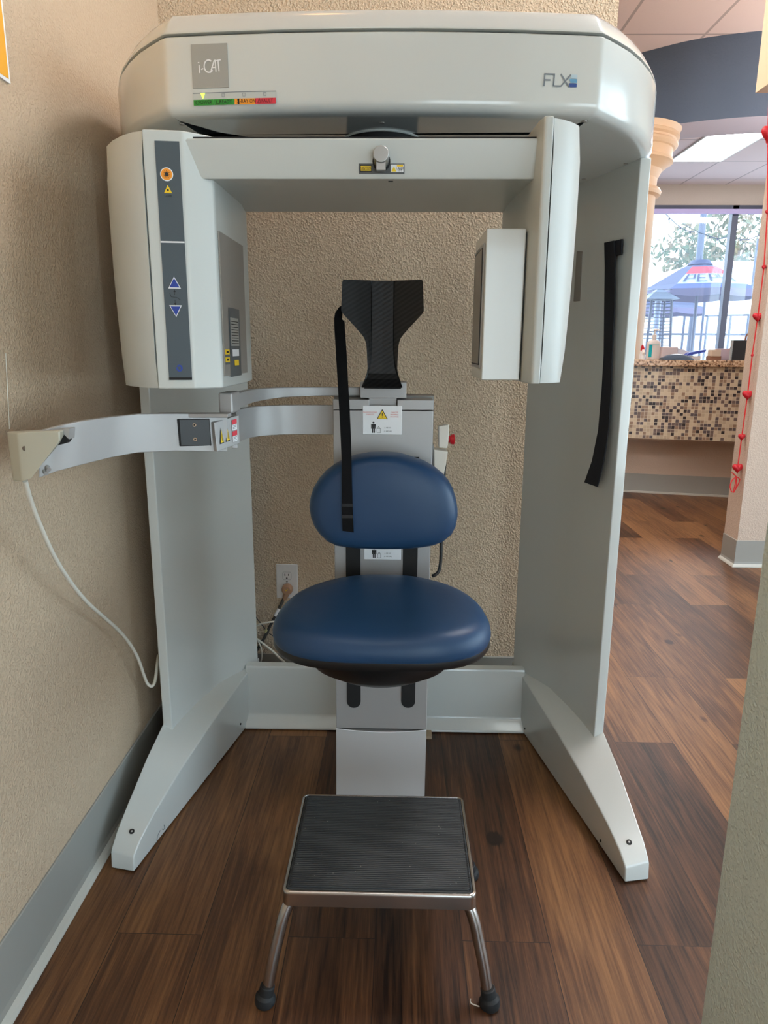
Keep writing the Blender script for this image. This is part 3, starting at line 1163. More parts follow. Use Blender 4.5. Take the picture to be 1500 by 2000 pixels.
mb = MB()
c4 = [tpx(*p) for p in ((300, 275), (351.5, 275), (374, 742), (332.5, 742))]
u0 = (c4[0][0] + c4[3][0]) / 2; u1 = (c4[1][0] + c4[2][0]) / 2; zt = c4[0][1]; zb = c4[2][1]
mb.loft([[tf(u, z, o_) for u, z in ((u0, zb), (u1, zb), (u1, zt), (u0, zt))] for o_ in (-0.001, 0.0015)], M_panel)
zs = tpx(335, 473)[1]
mb.face([tf(u0, zs - 0.0012, 0.002), tf(u1, zs - 0.0012, 0.002), tf(u1, zs + 0.0012, 0.002), tf(u0, zs + 0.0012, 0.002)], M_paper)
zb2 = tpx(352, 737)[1]
mb.face([tf(u0, zb, 0.002), tf(u1, zb, 0.002), tf(u1, zb2, 0.002), tf(u0, zb2, 0.002)], M_gap)
tff = lambda a, c: tf(a, c, 0.0024)
tfg = lambda a, c: tf(a, c, 0.0029)
# orange laser symbol
uc, zc_ = tpx(326, 341)
r = 0.0105
mb.poly([(uc + r * math.cos(2 * PI * k / 24), zc_ + r * math.sin(2 * PI * k / 24)) for k in range(24)], M_paper, lambda a, c: tf(a, c, 0.0019))
mb.poly([(uc + r * 0.86 * math.cos(2 * PI * k / 24), zc_ + r * 0.86 * math.sin(2 * PI * k / 24)) for k in range(24)], M_orange, tff)
mb.poly([(uc + r * 0.3 * math.cos(2 * PI * k / 12), zc_ + r * 0.3 * math.sin(2 * PI * k / 12)) for k in range(12)], M_ink, tfg)
for k in range(12):
    a = 2 * PI * k / 12
    mb.stroke([(uc + r * 0.3 * math.cos(a), zc_ + r * 0.3 * math.sin(a)), (uc + r * 0.6 * math.cos(a), zc_ + r * 0.6 * math.sin(a))], 0.0006, M_ink, tfg)
uc, zc_ = tpx(328.5, 370)
mb.poly([(uc - 0.0065, zc_ - 0.006), (uc + 0.0065, zc_ - 0.006), (uc, zc_ + 0.0065)], M_yellow, tff)
mb.poly([(uc + 0.0018 * math.cos(2 * PI * k / 8), zc_ - 0.0015 + 0.0018 * math.sin(2 * PI * k / 8)) for k in range(8)], M_ink, tfg)
mb.text('LASER', 0.0045, uc, zc_ - 0.0105, M_ink, tff)
# up / down buttons
for px, py, s in ((341, 553, 1), (344, 607, -1)):
    uc, zc_ = tpx(px, py)
    for sc_, m_, f_ in ((1, M_paper, tff), (0.8, M_bluebtn, tfg)):
        mb.poly([(uc - 0.0105 * sc_, zc_ - 0.009 * s * sc_), (uc + 0.0105 * sc_, zc_ - 0.009 * s * sc_), (uc, zc_ + 0.0105 * s * sc_)], m_, f_)
uc, zc_ = tpx(342, 580)
mb.stroke([(uc - 0.008, zc_ + 0.006), (uc - 0.006, zc_), (uc + 0.003, zc_ - 0.001), (uc + 0.009, zc_ - 0.005)], 0.0008, M_ink, tff)
mb.stroke([(uc, zc_ + 0.003), (uc, zc_ + 0.010)], 0.0008, M_ink, tff)
mb.stroke([(uc, zc_ - 0.005), (uc, zc_ - 0.012)], 0.0008, M_ink, tff)
mb.poly([(uc - 0.002, zc_ + 0.008), (uc + 0.002, zc_ + 0.008), (uc, zc_ + 0.012)], M_ink, tff)
mb.poly([(uc - 0.002, zc_ - 0.010), (uc + 0.002, zc_ - 0.010), (uc, zc_ - 0.014)], M_ink, tff)
uc, zc_ = tpx(351, 719)
mb.stroke([(uc + 0.004 * math.cos(a), zc_ + 0.0045 * math.sin(a)) for a in [PI * 0.8 - 2 * PI * i / 12 * 0.95 for i in range(13)]], 0.003, M_bluebtn, tff)
mb.build('control_strip', SC, smooth=False, recalc=False, label='dark slate touch strip with laser button and blue up and down arrows')

# inner face of the tube housing: grey window panel with labels
def ix(px, py):
    p = atX(px, py, -0.2785)
    return (p.y, p.z)


mb = MB()
fx = lambda off: (lambda y, z: (-0.2785 + off, y, z))
wy0, wz1 = ix(421.5, 447); wy1, _z = ix(470, 478)
wy0, wy1 = 1.301, 1.492
wz1 = (ix(421, 447)[1] + ix(470, 479)[1]) / 2
wz0 = ix(436, 742)[1] + 0.006
mb.loft([[fx(o_)(y, z) for y, z in ((wy0, wz0), (wy1, wz0), (wy1, wz1), (wy0, wz1))] for o_ in (-0.001, 0.0014)], M_silver_d)
a = ix(443, 599); c = ix(469, 738)
ly0, ly1 = ix(443.5, 600)[0], ix(465, 604)[0]
lz1, lz0 = ix(443.5, 600)[1], ix(451, 736)[1]
mb.poly([(ly0, lz0), (ly1, lz0), (ly1, lz1), (ly0, lz1)], M_panel, fx(0.002))
dy, dz = ly1 - ly0, lz1 - lz0
mb.poly([(ly0 + dy * .1, lz0 + dz * .45), (ly0 + dy * .85, lz0 + dz * .45), (ly0 + dy * .85, lz0 + dz * .86), (ly0 + dy * .1, lz0 + dz * .86)], M_plate, fx(0.0026))
for k in range(9):
    zz = lz0 + dz * (.48 + .04 * k)
    mb.poly([(ly0 + dy * .16, zz), (ly0 + dy * .8, zz), (ly0 + dy * .8, zz + dz * .012), (ly0 + dy * .16, zz + dz * .012)], M_ink, fx(0.003))
mb.poly([(ly0 + dy * .2, lz0 + dz * .3), (ly0 + dy * .8, lz0 + dz * .3), (ly0 + dy * .8, lz0 + dz * .4), (ly0 + dy * .2, lz0 + dz * .4)], M_paper, fx(0.0026))
mb.poly([(ly0 + dy * .35, lz0 + dz * .16), (ly0 + dy * .75, lz0 + dz * .16), (ly0 + dy * .75, lz0 + dz * .24), (ly0 + dy * .35, lz0 + dz * .24)], M_yellow, fx(0.0026))
la, lb = wy0 + 0.004, max(ly0 - 0.004, wy0 + 0.02)
for k in (0.33, 0.22):
    lw_ = lb - la
    mb.poly([(la, lz0 + dz * k), (lb, lz0 + dz * k), (lb, lz0 + dz * (k + .07)), (la, lz0 + dz * (k + .07))], M_yellow, fx(0.002))
    mb.poly([(la + lw_ * .25, lz0 + dz * (k + .02)), (la + lw_ * .75, lz0 + dz * (k + .02)), (la + lw_ * .75, lz0 + dz * (k + .05)), (la + lw_ * .25, lz0 + dz * (k + .05))], M_ink, fx(0.0026))
    mb.poly([(la, lz0 + dz * (k - .035)), (lb, lz0 + dz * (k - .035)), (lb, lz0 + dz * (k - .005)), (la, lz0 + dz * (k - .005))], M_panel, fx(0.002))
mb.build('warning_label_panel', tube_h, smooth=False, recalc=False, label='grey panel with small warning stickers')

# detector housing (right)
DB, DT = 1.122, 1.538
mb = MB()
pl_in = [(0.2775, 1.237), (0.266, 1.236), (0.262, 1.238), (0.2575, 1.262), (0.246, 1.50), (0.25, 1.60), (0.2775, 1.61)]
mb.plan(pl_in, DB, DT, M_white2)
mb.bevel(0.0025, 2, 25)
det = mb.build('detector_housing', SC)
mb = MB()
rings = []
for k in range(9):
    t_ = k / 8
    z = DB + 0.001 + (DT - DB - 0.002) * t_
    bl = 0.004 * math.sin(PI * t_) - 0.008 * (1 - t_)
    ed = 0.007 if k in (0, 8) else 0.0
    rr = [(0.2790, 1.2375 + ed), (0.295, 1.2455 + ed), (0.312, 1.260 + ed), (0.326 + bl * .6, 1.279 + ed * .6), (0.335 + bl - ed * .6, 1.297), (0.338 + bl - ed * .8, 1.315), (0.339 + bl - ed, 1.42), (0.32, 1.58), (0.2790, 1.61)]
    rings.append([(x, y, z) for x, y in rr])
mb.loft(rings, M_white2)
mb.build('detector_cover', SC)
# flat detector box
mb = MB()
bx0, bx1, bz0, bz1 = 0.1845, 0.2525, 1.125, 1.381
mb.box(bx0, bx1, 1.30, 1.475, bz0, bz1, M_white)
mb.bevel(0.002, 2)
mb.box(bx1 - 0.002, 0.262, 1.325, 1.46, bz0 + 0.02, bz1 - 0.02, M_gap)
dbox = mb.build('detector_box', SC)
mb = MB()
mb.box(bx0 - 0.0025, bx0 + 0.001, 1.317, 1.462, bz0 + 0.02, bz1 - 0.022, M_silver)
mb.box(bx0 - 0.0035, bx0, 1.323, 1.456, bz0 + 0.026, bz1 - 0.028, M_gap)
mb.box(bx0 - 0.0042, bx0, 1.326, 1.447, bz0 + 0.028, bz1 - 0.030, M_lensdark)
mb.build('sensor_window', dbox, smooth=False)

# laser knob and sticker on the arm
def bf(px, py, off=0.0):
    # beam front face is slightly slanted
    t_ = 0.5
    p = atY(px, py, 1.26)
    k = (p.z - ARM_Z0) / (ARM_Z1 - ARM_Z0)
    yy = 1.279 - 0.015 * k
    p = atY(px, py, yy)
    return Vector((p.x, p.y - off, p.z))


p0 = bf(701, 340); p1 = bf(790, 320)
nb = Vector((0, ARM_Z1 - ARM_Z0, 0.026)).normalized()


def bfn(x, z, off):
    k = (z - ARM_Z0) / (ARM_Z1 - ARM_Z0)
    return (x, 1.279 - 0.015 * k - off, z)


mb = MB()
mb.loft([[bfn(x, z, o_) for x, z in ((p0.x, p0.z), (p1.x, p0.z), (p1.x, p1.z), (p0.x, p1.z))] for o_ in (-0.001, 0.0012)], mat('dark_grey_sticker', (74, 76, 76), 0.45))
sw_, sh_ = p1.x - p0.x, p1.z - p0.z
b1 = lambda u, v_: bfn(p0.x + sw_ * u, p0.z + sh_ * v_, 0.0018)
b2 = lambda u, v_: bfn(p0.x + sw_ * u, p0.z + sh_ * v_, 0.0024)
rect = lambda a, c, d, e_: [(a, c), (d, c), (d, e_), (a, e_)]
mb.poly(rect(0.03, 0.17, 0.28, 0.85), M_ink, b1)
mb.poly(rect(0.045, 0.27, 0.27, 0.75), M_yellow, b2)
mb.poly(rect(0.7, 0.15, 0.98, 0.9), M_paper, b1)
mb.poly([(0.715, 0.2), (0.825, 0.2), (0.77, 0.72)], M_yellow, b2)
mb.poly(rect(0.835, 0.68, 0.97, 0.86), M_yellow, b2)
b3 = lambda x, z: bfn(x, z, 0.003)
mb.text('LASER', 0.0045, p0.x + sw_ * 0.905, p0.z + sh_ * 0.5, M_ink, b3)
mb.text('1M', 0.0045, p0.x + sw_ * 0.905, p0.z + sh_ * 0.3, M_ink, b3)
mb.text('CAUTION', 0.0036, p0.x + sw_ * 0.155, p0.z + sh_ * 0.58, M_ink, b3)
mb.text('LASER LIGHT', 0.0032, p0.x + sw_ * 0.155, p0.z + sh_ * 0.4, M_ink, b3)
mb.build('laser_sticker', beam, smooth=False, recalc=False, label='dark sticker with yellow laser warnings')
kc = bf(745, 316)
kf = atY(744, 300, kc.y - 0.024)
mb = MB()
mb.tube([kc + Vector((0, 0.002, 0)), kf - Vector((0, -0.004, 0))], 0.0128, M_chrome, 28)
mb.tube([kf + Vector((0, 0.004, 0)), kf + Vector((0, 0.001, 0)), kf], [0.0128, 0.0128, 0.0118], M_chrome, 28)
mb.tube([kc + Vector((0, 0.001, 0)), kc - Vector((0, 0.003, 0))], 0.0148, M_gap, 28)
q0 = kf + Vector((0, 0.004, -0.006))
mb.prism([q0 + Vector(v_) for v_ in ((-0.0075, 0, 0), (0.0075, 0, 0), (0.0075, 0, -0.017), (-0.0075, 0, -0.017))], (0, 0.012, 0), M_chrome)
mb.build('laser_knob', beam)
mb = MB()
p = atZ(763, 354, ARM_Z0)
mb.box(p.x - 0.004, p.x + 0.004, p.y - 0.002, p.y + 0.002, ARM_Z0 - 0.001, ARM_Z0 + 0.001, M_gap)
mb.build('slot', beam, smooth=False)

# black head strap stuck on the inner side of the right column
mb = MB()
A2, B3 = (0.498, 1.962), (0.564, 1.717)
def cp(px, py, off):
    return atPlane(px, py, A2, B3, -off)


tab = [cp(px, py, 0.003) for px, py in ((1190, 474), (1217, 467), (1216, 497), (1190, 503))]
dv = Vector((-0.004, -0.001, 0))
mb.loft([[p for p in tab], [p + dv for p in tab]], M_navy_strap)
cl = [((1182, 474), (1201, 470)), ((1183, 520), (1203, 505)), ((1182, 600), (1202, 600)), ((1181, 690), (1197, 690)), ((1177, 760), (1195, 760)), ((1170, 840), (1190, 840)), ((1158, 900), (1180, 905)), ((1143, 942), (1168, 951))]
rings = []
for k, (a, c) in enumerate(cl):
    o_ = 0.006 + 0.012 * (k / 7) ** 2
    pa, pc = cp(*a, o_), cp(*c, o_)
    rings.append([pa, pc, pc + dv * 0.7, pa + dv * 0.7])
mb.loft(rings, M_navy_strap)
o = mb.build('hanging_strap', None, origin=tab[0])
tag(o, 'black fabric strap stuck on the inner side of the right scanner column', 'strap')

# ================================================================== PATIENT CHAIR
CH = thing('patient_chair', 'navy blue vinyl patient seat with oval backrest on a grey lifting post', 'chair', (0, 1.72, 0))
PY = 1.66
mb = MB()
mb.box(-0.1165, 0.1165, PY, 1.80, 0.221, 1.038, M_silver)
mb.bevel(0.002, 2)
post = mb.build('post', CH)
mb = MB()
mb.box(-0.1165, -0.032, PY, 1.80, 1.0395, 1.0625, M_silver)
mb.box(0.033, 0.1165, PY, 1.80, 1.0395, 1.0625, M_silver)
mb.box(-0.032, 0.033, PY + 0.03, 1.80, 1.038, 1.055, M_silver_d)
mb.bevel(0.0012, 2)
mb.box(-0.121, 0.121, 1.74, 1.806, 0.9, 1.0675, M_silver_d)
mb.build('post_cap', CH)
# lower shroud with a curved seam
rings = []
xs = [-0.1165 + 0.233 * k / 10 for k in range(11)]
mb = MB()
for fr_ in (0, 1, 2, 3, 4, 5):
    t_ = fr_ / 5
    rings.append([(x * (1 - 0.05 * (1 - t_)), 1.565 + (PY - 0.001 - 1.565) * (t_ ** 0.8), 0.219 * t_ + (-0.008 * (1 - (x / 0.1165) ** 2)) * (t_ > 0.99)) for x in xs] +
                 [(x * (1 - 0.05 * (1 - t_)), 1.80, 0.219 * t_) for x in reversed(xs)])
mb.loft(rings, M_silver)
mb.build('post_shroud', CH)
mb = MB()
mb.stroke([(x, 0.2205 - 0.008 * (1 - (x / 0.1165) ** 2)) for x in xs], 0.0022, M_paper, lambda a, c: (a, PY - 0.0012, c))
mb.build('shroud_seam', CH, smooth=False)
# slots
for xa in (690.5, 799):
    p = atY(xa, 1382, PY)
    q = atY(xa, 1100, PY)
    x_ = (p.x + q.x) / 2
    z_ = p.z
    hw = 0.0178
    poly = [(x_ + hw * math.cos(a), z_ + hw + hw * math.sin(a)) for a in [PI + PI * k / 10 for k in range(11)]] + [(x_ + hw, 0.93), (x_ - hw, 0.93)]
    mb = MB()
    mb.prism([(x, PY - 0.0015, z) for x, z in poly], (0, 0.01, 0), M_gap)
    mb.build('slot', CH, smooth=False)
# stickers on the post
def pst(px, py):
    p = atY(px, py, PY)
    return p.x, p.z


def sticker(x0, x1, z0, z1, zclip=None):
    mb = MB()
    mb.loft([[(x, PY - o_, z) for x, z in ((x0, z0), (x1, z0), (x1, z1), (x0, z1))] for o_ in (0, 0.0014)], M_paper)
    mb.bevel(0.0008, 1)
    w_, h_ = x1 - x0, z1 - z0
    f1 = lambda u, v_: (x0 + w_ * u, PY - 0.0019, z1 - h_ * v_)
    f2 = lambda u, v_: (x0 + w_ * u, PY - 0.0024, z1 - h_ * v_)
    g1 = lambda x, z: (x, PY - 0.0021, z)
    mb.poly([(0.36, 0.46), (0.64, 0.46), (0.5, 0.115)], M_ink, f1)
    mb.poly([(0.385, 0.445), (0.615, 0.445), (0.5, 0.165)], M_yellow, f2)
    f3 = lambda u, v_: (x0 + w_ * u, PY - 0.0028, z1 - h_ * v_)
    mb.stroke([(0.5, 0.24), (0.5, 0.35)], 0.022, M_ink, f3)
    mb.stroke([(0.5, 0.375), (0.5, 0.405)], 0.022, M_ink, f3)
    tz = h_ * 0.058
    for k, s_ in enumerate(('MAXIMUM LIFTING', 'CAPACITY')):
        mb.text(s_, tz, x0 + w_ * 0.19, z1 - h_ * (0.23 + 0.075 * k), M_redink, g1)
    for k, s_ in enumerate(('CAPACITÉ', 'MAXIMALE', 'DE LEVAGE')):
        mb.text(s_, tz, x0 + w_ * 0.81, z1 - h_ * (0.23 + 0.075 * k), M_redink, g1)
    # man pictogram
    c_ = 0.275
    mb.poly([(c_ + 0.028 * math.cos(2 * PI * k / 12), 0.585 + 0.035 * math.sin(2 * PI * k / 12)) for k in range(12)], M_ink, f1)
    mb.poly([(c_ - 0.06, 0.635), (c_ + 0.06, 0.635), (c_ + 0.06, 0.8), (c_ + 0.04, 0.8), (c_ + 0.036, 0.7), (c_ + 0.036, 0.94), (c_ + 0.006, 0.94), (c_ + 0.006, 0.8), (c_ - 0.006, 0.8), (c_ - 0.006, 0.94), (c_ - 0.036, 0.94), (c_ - 0.036, 0.7), (c_ - 0.04, 0.8), (c_ - 0.06, 0.8)], M_ink, f1)
    mb.stroke([(0.365, 0.79), (0.455, 0.79), (0.455, 0.935), (0.365, 0.935)], 0.01, M_ink, f1, closed=True)
    mb.stroke([(0.38, 0.78), (0.41, 0.72), (0.44, 0.78)], 0.01, M_ink, f1)
    mb.text('≤ 182 KG', tz, x0 + w_ * 0.64, z1 - h_ * 0.76, M_ink, g1)
    mb.text('(≤ 400 LBS)', tz, x0 + w_ * 0.645, z1 - h_ * 0.88, M_ink, g1)
    return mb


x0, z1 = pst(708.5, 792); x1, z0 = pst(784.5, 849)
sticker(x0, x1, z0, z1).build('capacity_label', CH, smooth=False, recalc=False, label='white lifting capacity label under the headrest')
x0b, z1b = pst(711, 1033); x1b, z0b = pst(783, 1093)
sticker(x0b, x1b, z0b, z0b + (z1 - z0)).build('capacity_label', CH, smooth=False, recalc=False, label='white lifting capacity label mostly hidden behind the backrest')

# backrest cushion
bo = [(650, 105), (750, 114), (840, 140), (930, 170), (1010, 215), (1075, 268), (1120, 322), (1152, 380), (1172, 445), (1184, 520), (1184, 580), (1172, 645), (1140, 705), (1080, 755), (1010, 783), (930, 797), (840, 805), (740, 810), (630, 811), (520, 808), (420, 803), (340, 795), (275, 783), (210, 752), (155, 700), (115, 640), (90, 570), (80, 500), (88, 430), (110, 365), (150, 300), (200, 245), (260, 200), (330, 160), (420, 128), (530, 108)]
BY = 1.53
bp_ = []
for u, v_ in bo:
    p = atY(580 + u / 3.75, 860 + v_ / 3.75, BY)
    bp_.append((p.x, p.z))
bcx = sum(p[0] for p in bp_) / len(bp_)
bcz = sum(p[1] for p in bp_) / len(bp_)
prof = [(0.90, 1.597), (0.985, 1.592), (1.0, 1.58), (1.0, 1.560), (0.99, 1.545), (0.965, 1.532), (0.92, 1.522), (0.84, 1.515), (0.7, 1.5115), (0.45, 1.509), (0.2, 1.508)]
mb = MB()
mb.loft([[(bcx + (x - bcx) * s_, y - 0.012 * ((x - bcx) / 0.17) ** 2 * 0 + 0, bcz + (z - bcz) * s_) for x, z in bp_] for s_, y in prof], M_vinyl)
mb.build('backrest', CH)
mb = MB()
mb.loft([[(bcx + (x - bcx) * s_, y, bcz + (z - bcz) * s_) for x, z in bp_] for s_, y in ((0.92, 1.612), (0.95, 1.606), (0.95, 1.594), (0.9, 1.590))], M_black)
for x_ in (-0.071, 0.066):
    mb.box(x_ - 0.013, x_ + 0.013, 1.60, PY + 0.004, 0.76, 0.90, M_black)
mb.build('backrest_shell', CH)

# seat cushion
def seat_ring(sx, sy, z, n=64, yc=1.43):
    out = []
    for k in range(n):
        a = 2 * PI * k / n
        ca, sa = math.cos(a), math.sin(a)
        e_ = 2 / (3.3 if sa < 0 else 2.5)
        x = math.copysign(abs(ca) ** e_, ca)
        y = math.copysign(abs(sa) ** e_, sa)
        wy = 1.0 - 0.17 * max(0, (y + 0.35)) ** 1.5       # narrower to the back
        fx_ = 1.0 - 0.035 * (y < 0) * (abs(y) ** 3)
        out.append((0.006 + 0.2275 * sx * x * wy * fx_, yc + 0.17 * sy * y, z))
    return out


SZ = 0.643
mb = MB()
sprof = [(0.95, 0.95, SZ - 0.050), (0.985, 0.985, SZ - 0.046), (1.0, 1.0, SZ - 0.036), (1.0, 1.0, SZ - 0.026), (0.988, 0.988, SZ - 0.014), (0.962, 0.962, SZ - 0.003), (0.92, 0.92, SZ + 0.005), (0.85, 0.85, SZ + 0.011), (0.7, 0.7, SZ + 0.014), (0.5, 0.5, SZ + 0.014), (0.25, 0.25, SZ + 0.014)]
rings = []
for sx, sy, z in sprof:
    rr = seat_ring(sx, sy, z)
    # tilt a little: front lower; soft dip in the middle of the front edge
    rr = [(x, y, zz + 0.075 * (y - 1.4) - 0.006 * math.exp(-(x / 0.07) ** 2) * max(0, (1.38 - y) / 0.12) * (zz > SZ - 0.02)) for x, y, zz in rr]
    rings.append(rr)
mb.loft(rings, M_vinyl)
mb.build('seat', CH)
mb = MB()
tilt = lambda rr: [(x, y, zz + 0.075 * (y - 1.4)) for x, y, zz in rr]
mb.loft([tilt(seat_ring(s_, s_, z)) for s_, z in ((0.99, SZ - 0.042), (0.996, SZ - 0.052), (0.975, SZ - 0.060), (0.80, SZ - 0.066))], M_black)
# bowl shaped pan under the seat
nn = 40
mb.loft([[(0.003 + 0.195 * s_ * math.cos(2 * PI * k / nn), 1.42 + 0.155 * s_ * math.sin(2 * PI * k / nn), z) for k in range(nn)] for s_, z in ((1.0, SZ - 0.058), (0.97, SZ - 0.068), (0.88, SZ - 0.088), (0.74, SZ - 0.120), (0.52, SZ - 0.143), (0.2, SZ - 0.150))], M_black)
for x_ in (-0.071, 0.066):
    mb.box(x_ - 0.013, x_ + 0.013, 1.5, PY + 0.004, 0.55, 0.59, M_black)
mb.build('seat_pan', CH)

# headrest
HY = 1.655
def hx(u):
    return atY(640 + u / 5.769, 600, HY).x


def hz(v_):
    return atY(747, 480 + v_ / 5.769, HY).z


rows = [(392, 425, 125), (398, 437, 125), (420, 446, 125), (520, 451, 125), (620, 455, 125), (700, 459, 125), (738, 460, 125), (765, 448, 125), (820, 398, 125), (880, 343, 125), (940, 289, 125), (1000, 236, 125), (1040, 208, 125), (1080, 192, 125), (1120, 184, 126), (1200, 178, 128), (1300, 174, 136), (1380, 171, 150), (1440, 180, 168), (1500, 200, 190), (1550, 219, 210), (1580, 232, 224), (1592, 228, 222)]
hc = hx(620)
px_m = hx(720) - hx(620)
px_m /= 100
mb = MB()
rings = []
for v_, w_, c_ in rows:
    z = hz(v_)
    w_ *= px_m; c_ *= px_m
    # wings come forward, base lip curls forward
    lip = max(0, (v_ - 1440) / 150) ** 1.6 * 0.030
    y0 = HY - lip + 0.006 * max(0, (700 - v_) / 300) * 0
    wing = (w_ - c_) * 0.34
    ridge = 0.0025
    front = [(hc - w_, y0 - wing, z), (hc - (w_ + c_) / 2, y0 - wing * 0.5, z), (hc - c_ - 0.0012, y0, z), (hc - c_ + 0.0012, y0 + ridge, z), (hc, y0 + ridge * 1.2, z), (hc + c_ - 0.0012, y0 + ridge, z), (hc + c_ + 0.0012, y0, z), (hc + (w_ + c_) / 2, y0 - wing * 0.5, z), (hc + w_, y0 - wing, z)]
    back = [(x, y + 0.005, z_) for x, y, z_ in reversed(front)]
    rings.append(front + back)
mb.loft(rings, M_carbon)
head = mb.build('headrest', CH, smooth=False)
# metal bracket under the headrest
mb = MB()
a = atY(703.5, 746, 1.675); c = atY(793.5, 778, 1.675)
mb.box(a.x, c.x, 1.672, 1.735, c.z, a.z, M_silver)
a2 = atY(720, 778, 1.675); c2 = atY(775, 790, 1.675)
mb.box(a2.x, c2.x, 1.676, 1.72, c2.z - 0.01, a2.z + 0.004, M_silver)
mb.bevel(0.0015, 2)
a3 = atY(712, 754, 1.64); c3 = atY(783, 759, 1.64)
mb.box(a3.x, c3.x, 1.63, 1.68, c3.z, c3.z + 0.004, M_gap)
mb.build('headrest_bracket', CH)
# head strap: behind the headrest edge, folded, down over the backrest
mb = MB()
pts = [((674, 592), (669, 612), 1.668), ((662, 600), (668, 622), 1.664), ((654.5, 611), (668, 626), 1.655), ((652.8, 622), (673, 628), 1.645), ((653, 640), (673.5, 640), 1.64), ((656, 690), (677, 690), 1.62), ((659, 740), (679.5, 740), 1.60), ((662.5, 800), (683, 800), 1.565), ((665.5, 860), (685.5, 860), 1.53), ((667, 900), (686.5, 900), 1.512), ((667.5, 950), (687.5, 950), 1.503), ((667.5, 1000), (689, 1000), 1.502), ((669, 1037), (691, 1040), 1.503)]
rings = []
for a, c, y in pts:
    pa, pc = atY(*a, y), atY(*c, y)
    rings.append([pa, pc, pc + Vector((0, 0.0022, 0)), pa + Vector((0, 0.0022, 0))])
mb.loft(rings, M_strap)
for y0_, y1_ in ((984, 990), (1006, 1012)):
    q = [atY(px, py, 1.5005) for px, py in ((668, y0_), (689, y0_), (689, y1_), (668, y1_))]
    mb.loft([q, [p + Vector((0, 0.002, 0)) for p in q]], M_rubber)
mb.build('strap', head)

# upper and lower swing arm bands
def band(cl, zt, zb, th, name, m=M_silver, bev=0.0015):
    """cl: plan centre line points (x,y) ; zt, zb lists or floats"""
    P_ = catmull([(x, y, 0) for x, y in cl], 6)
    n_ = len(P_)
    zt = zt if isinstance(zt, (list, tuple)) else [zt] * len(cl)
    zb = zb if isinstance(zb, (list, tuple)) else [zb] * len(cl)
    rings = []
    for i, p in enumerate(P_):
        t_ = i / 6
        k = min(int(t_), len(cl) - 2)
        f_ = t_ - k
        a = zt[k] + (zt[k + 1] - zt[k]) * f_
        b_ = zb[k] + (zb[k + 1] - zb[k]) * f_
        d = (P_[min(i + 1, n_ - 1)] - P_[max(i - 1, 0)]).normalized()
        nn = Vector((-d.y, d.x, 0)) * th / 2
        rings.append([p + nn + Vector((0, 0, b_)), p - nn + Vector((0, 0, b_)), p - nn + Vector((0, 0, a)), p + nn + Vector((0, 0, a))])
    mb = MB()
    mb.loft(rings, m)
    mb.bevel(bev, 2, 50)
    return mb.build(name, CH)


lower = band([(-0.11, 1.705), (-0.17, 1.705), (-0.24, 1.695), (-0.285, 1.665), (-0.312, 1.62), (-0.318, 1.56), (-0.312, 1.50), (-0.30, 1.45)], 1.046, 0.976, 0.012, 'fixed_arm')
upper = band([(-0.03, 1.725), (-0.12, 1.722), (-0.19, 1.712), (-0.245, 1.69), (-0.285, 1.64), (-0.300, 1.58), (-0.300, 1.50), (-0.298, 1.44)], 1.0875, [1.0675, 1.0675, 1.066, 1.064, 1.06, 1.058, 1.058, 1.058], 0.016, 'head_support_arm')
mb = MB()
a = atY(426, 767, 1.40); c = atY(455, 808, 1.40)
mb.box(a.x, c.x, 1.40, 1.47, c.z, a.z, M_silver)
mb.bevel(0.004, 3)
mb.build('arm_end_block', CH)
# swing band
fa_pts = []
spec_ = [(445, 808, 882, 1.385), (410, 808.5, 882, 1.365), (345, 807.5, 881, 1.345), (270, 808.5, 884, 1.29), (215, 814.5, 894, 1.235), (160, 822, 908, 1.165), (110, 833, 921, 1.125), (75, 842, 934, 1.115)]
rings = []
P3 = []
for px, ya, yb, y in spec_:
    P3.append((atY(px, ya, y), atY(px, yb, y)))
mb = MB()
for i, (a, c) in enumerate(P3):
    d = (P3[min(i + 1, len(P3) - 1)][0] - P3[max(i - 1, 0)][0])
    d.z = 0
    d.normalize()
    nn = Vector((-d.y, d.x, 0))
    if nn.y < 0:
        nn = -nn
    nn *= 0.011
    rings.append([c, a, a + nn, c + nn])
mb.loft(rings, M_silver)
mb.bevel(0.0015, 2, 50)
swing = mb.build('swing_arm', CH)
# flange along the top, black plate with two screws, side plate with warnings
mb = MB()
q = [atY(px, py, 1.352) for px, py in ((300, 808), (445, 808), (445, 816), (300, 815.5))]
mb.loft([q, [p + Vector((0, 0.03, 0)) for p in q]], M_silver)
mb.bevel(0.001, 1)
mb.build('flange', swing)
def sp_y(px):   # y of the swing band front at picture column
    for (x0, _a, _b, y0), (x1, _c, _d, y1) in zip(spec_, spec_[1:]):
        if x1 <= px <= x0:
            return y1 + (y0 - y1) * (px - x1) / (x0 - x1)
    return 1.37


mb = MB()
q = [atY(px, py, sp_y(px) - 0.001) for px, py in ((345, 818), (409, 817.5), (413, 871), (350, 872))]
mb.loft([[p + Vector((0, 0.006, 0)) for p in q], q], M_gap)
mb.bevel(0.0015, 2)
q = [atY(px, py, sp_y(px) - 0.003) for px, py in ((350.5, 820), (408, 819.5), (411.5, 869.5), (354, 870))]
mb.loft([[p + Vector((0, 0.004, 0)) for p in q], q], M_black)
for px, py in ((380, 830), (381.5, 858)):
    p = atY(px, py, sp_y(px) - 0.003)
    mb.disc(p, (0, -1, 0), 0.0036, 0.0014, M_steel, 16)
    mb.disc(p + Vector((0, -0.0012, 0)), (0, -1, 0), 0.0018, 0.0006, M_gap, 6)
mb.build('black_plate', swing)
mb = MB()
y_a, y_b = 1.355, 1.425
q = [atY(418, 825.5, y_a), atY(466.5, 810.5, y_b), atY(468.5, 866, y_b), atY(424, 882.5, y_a)]
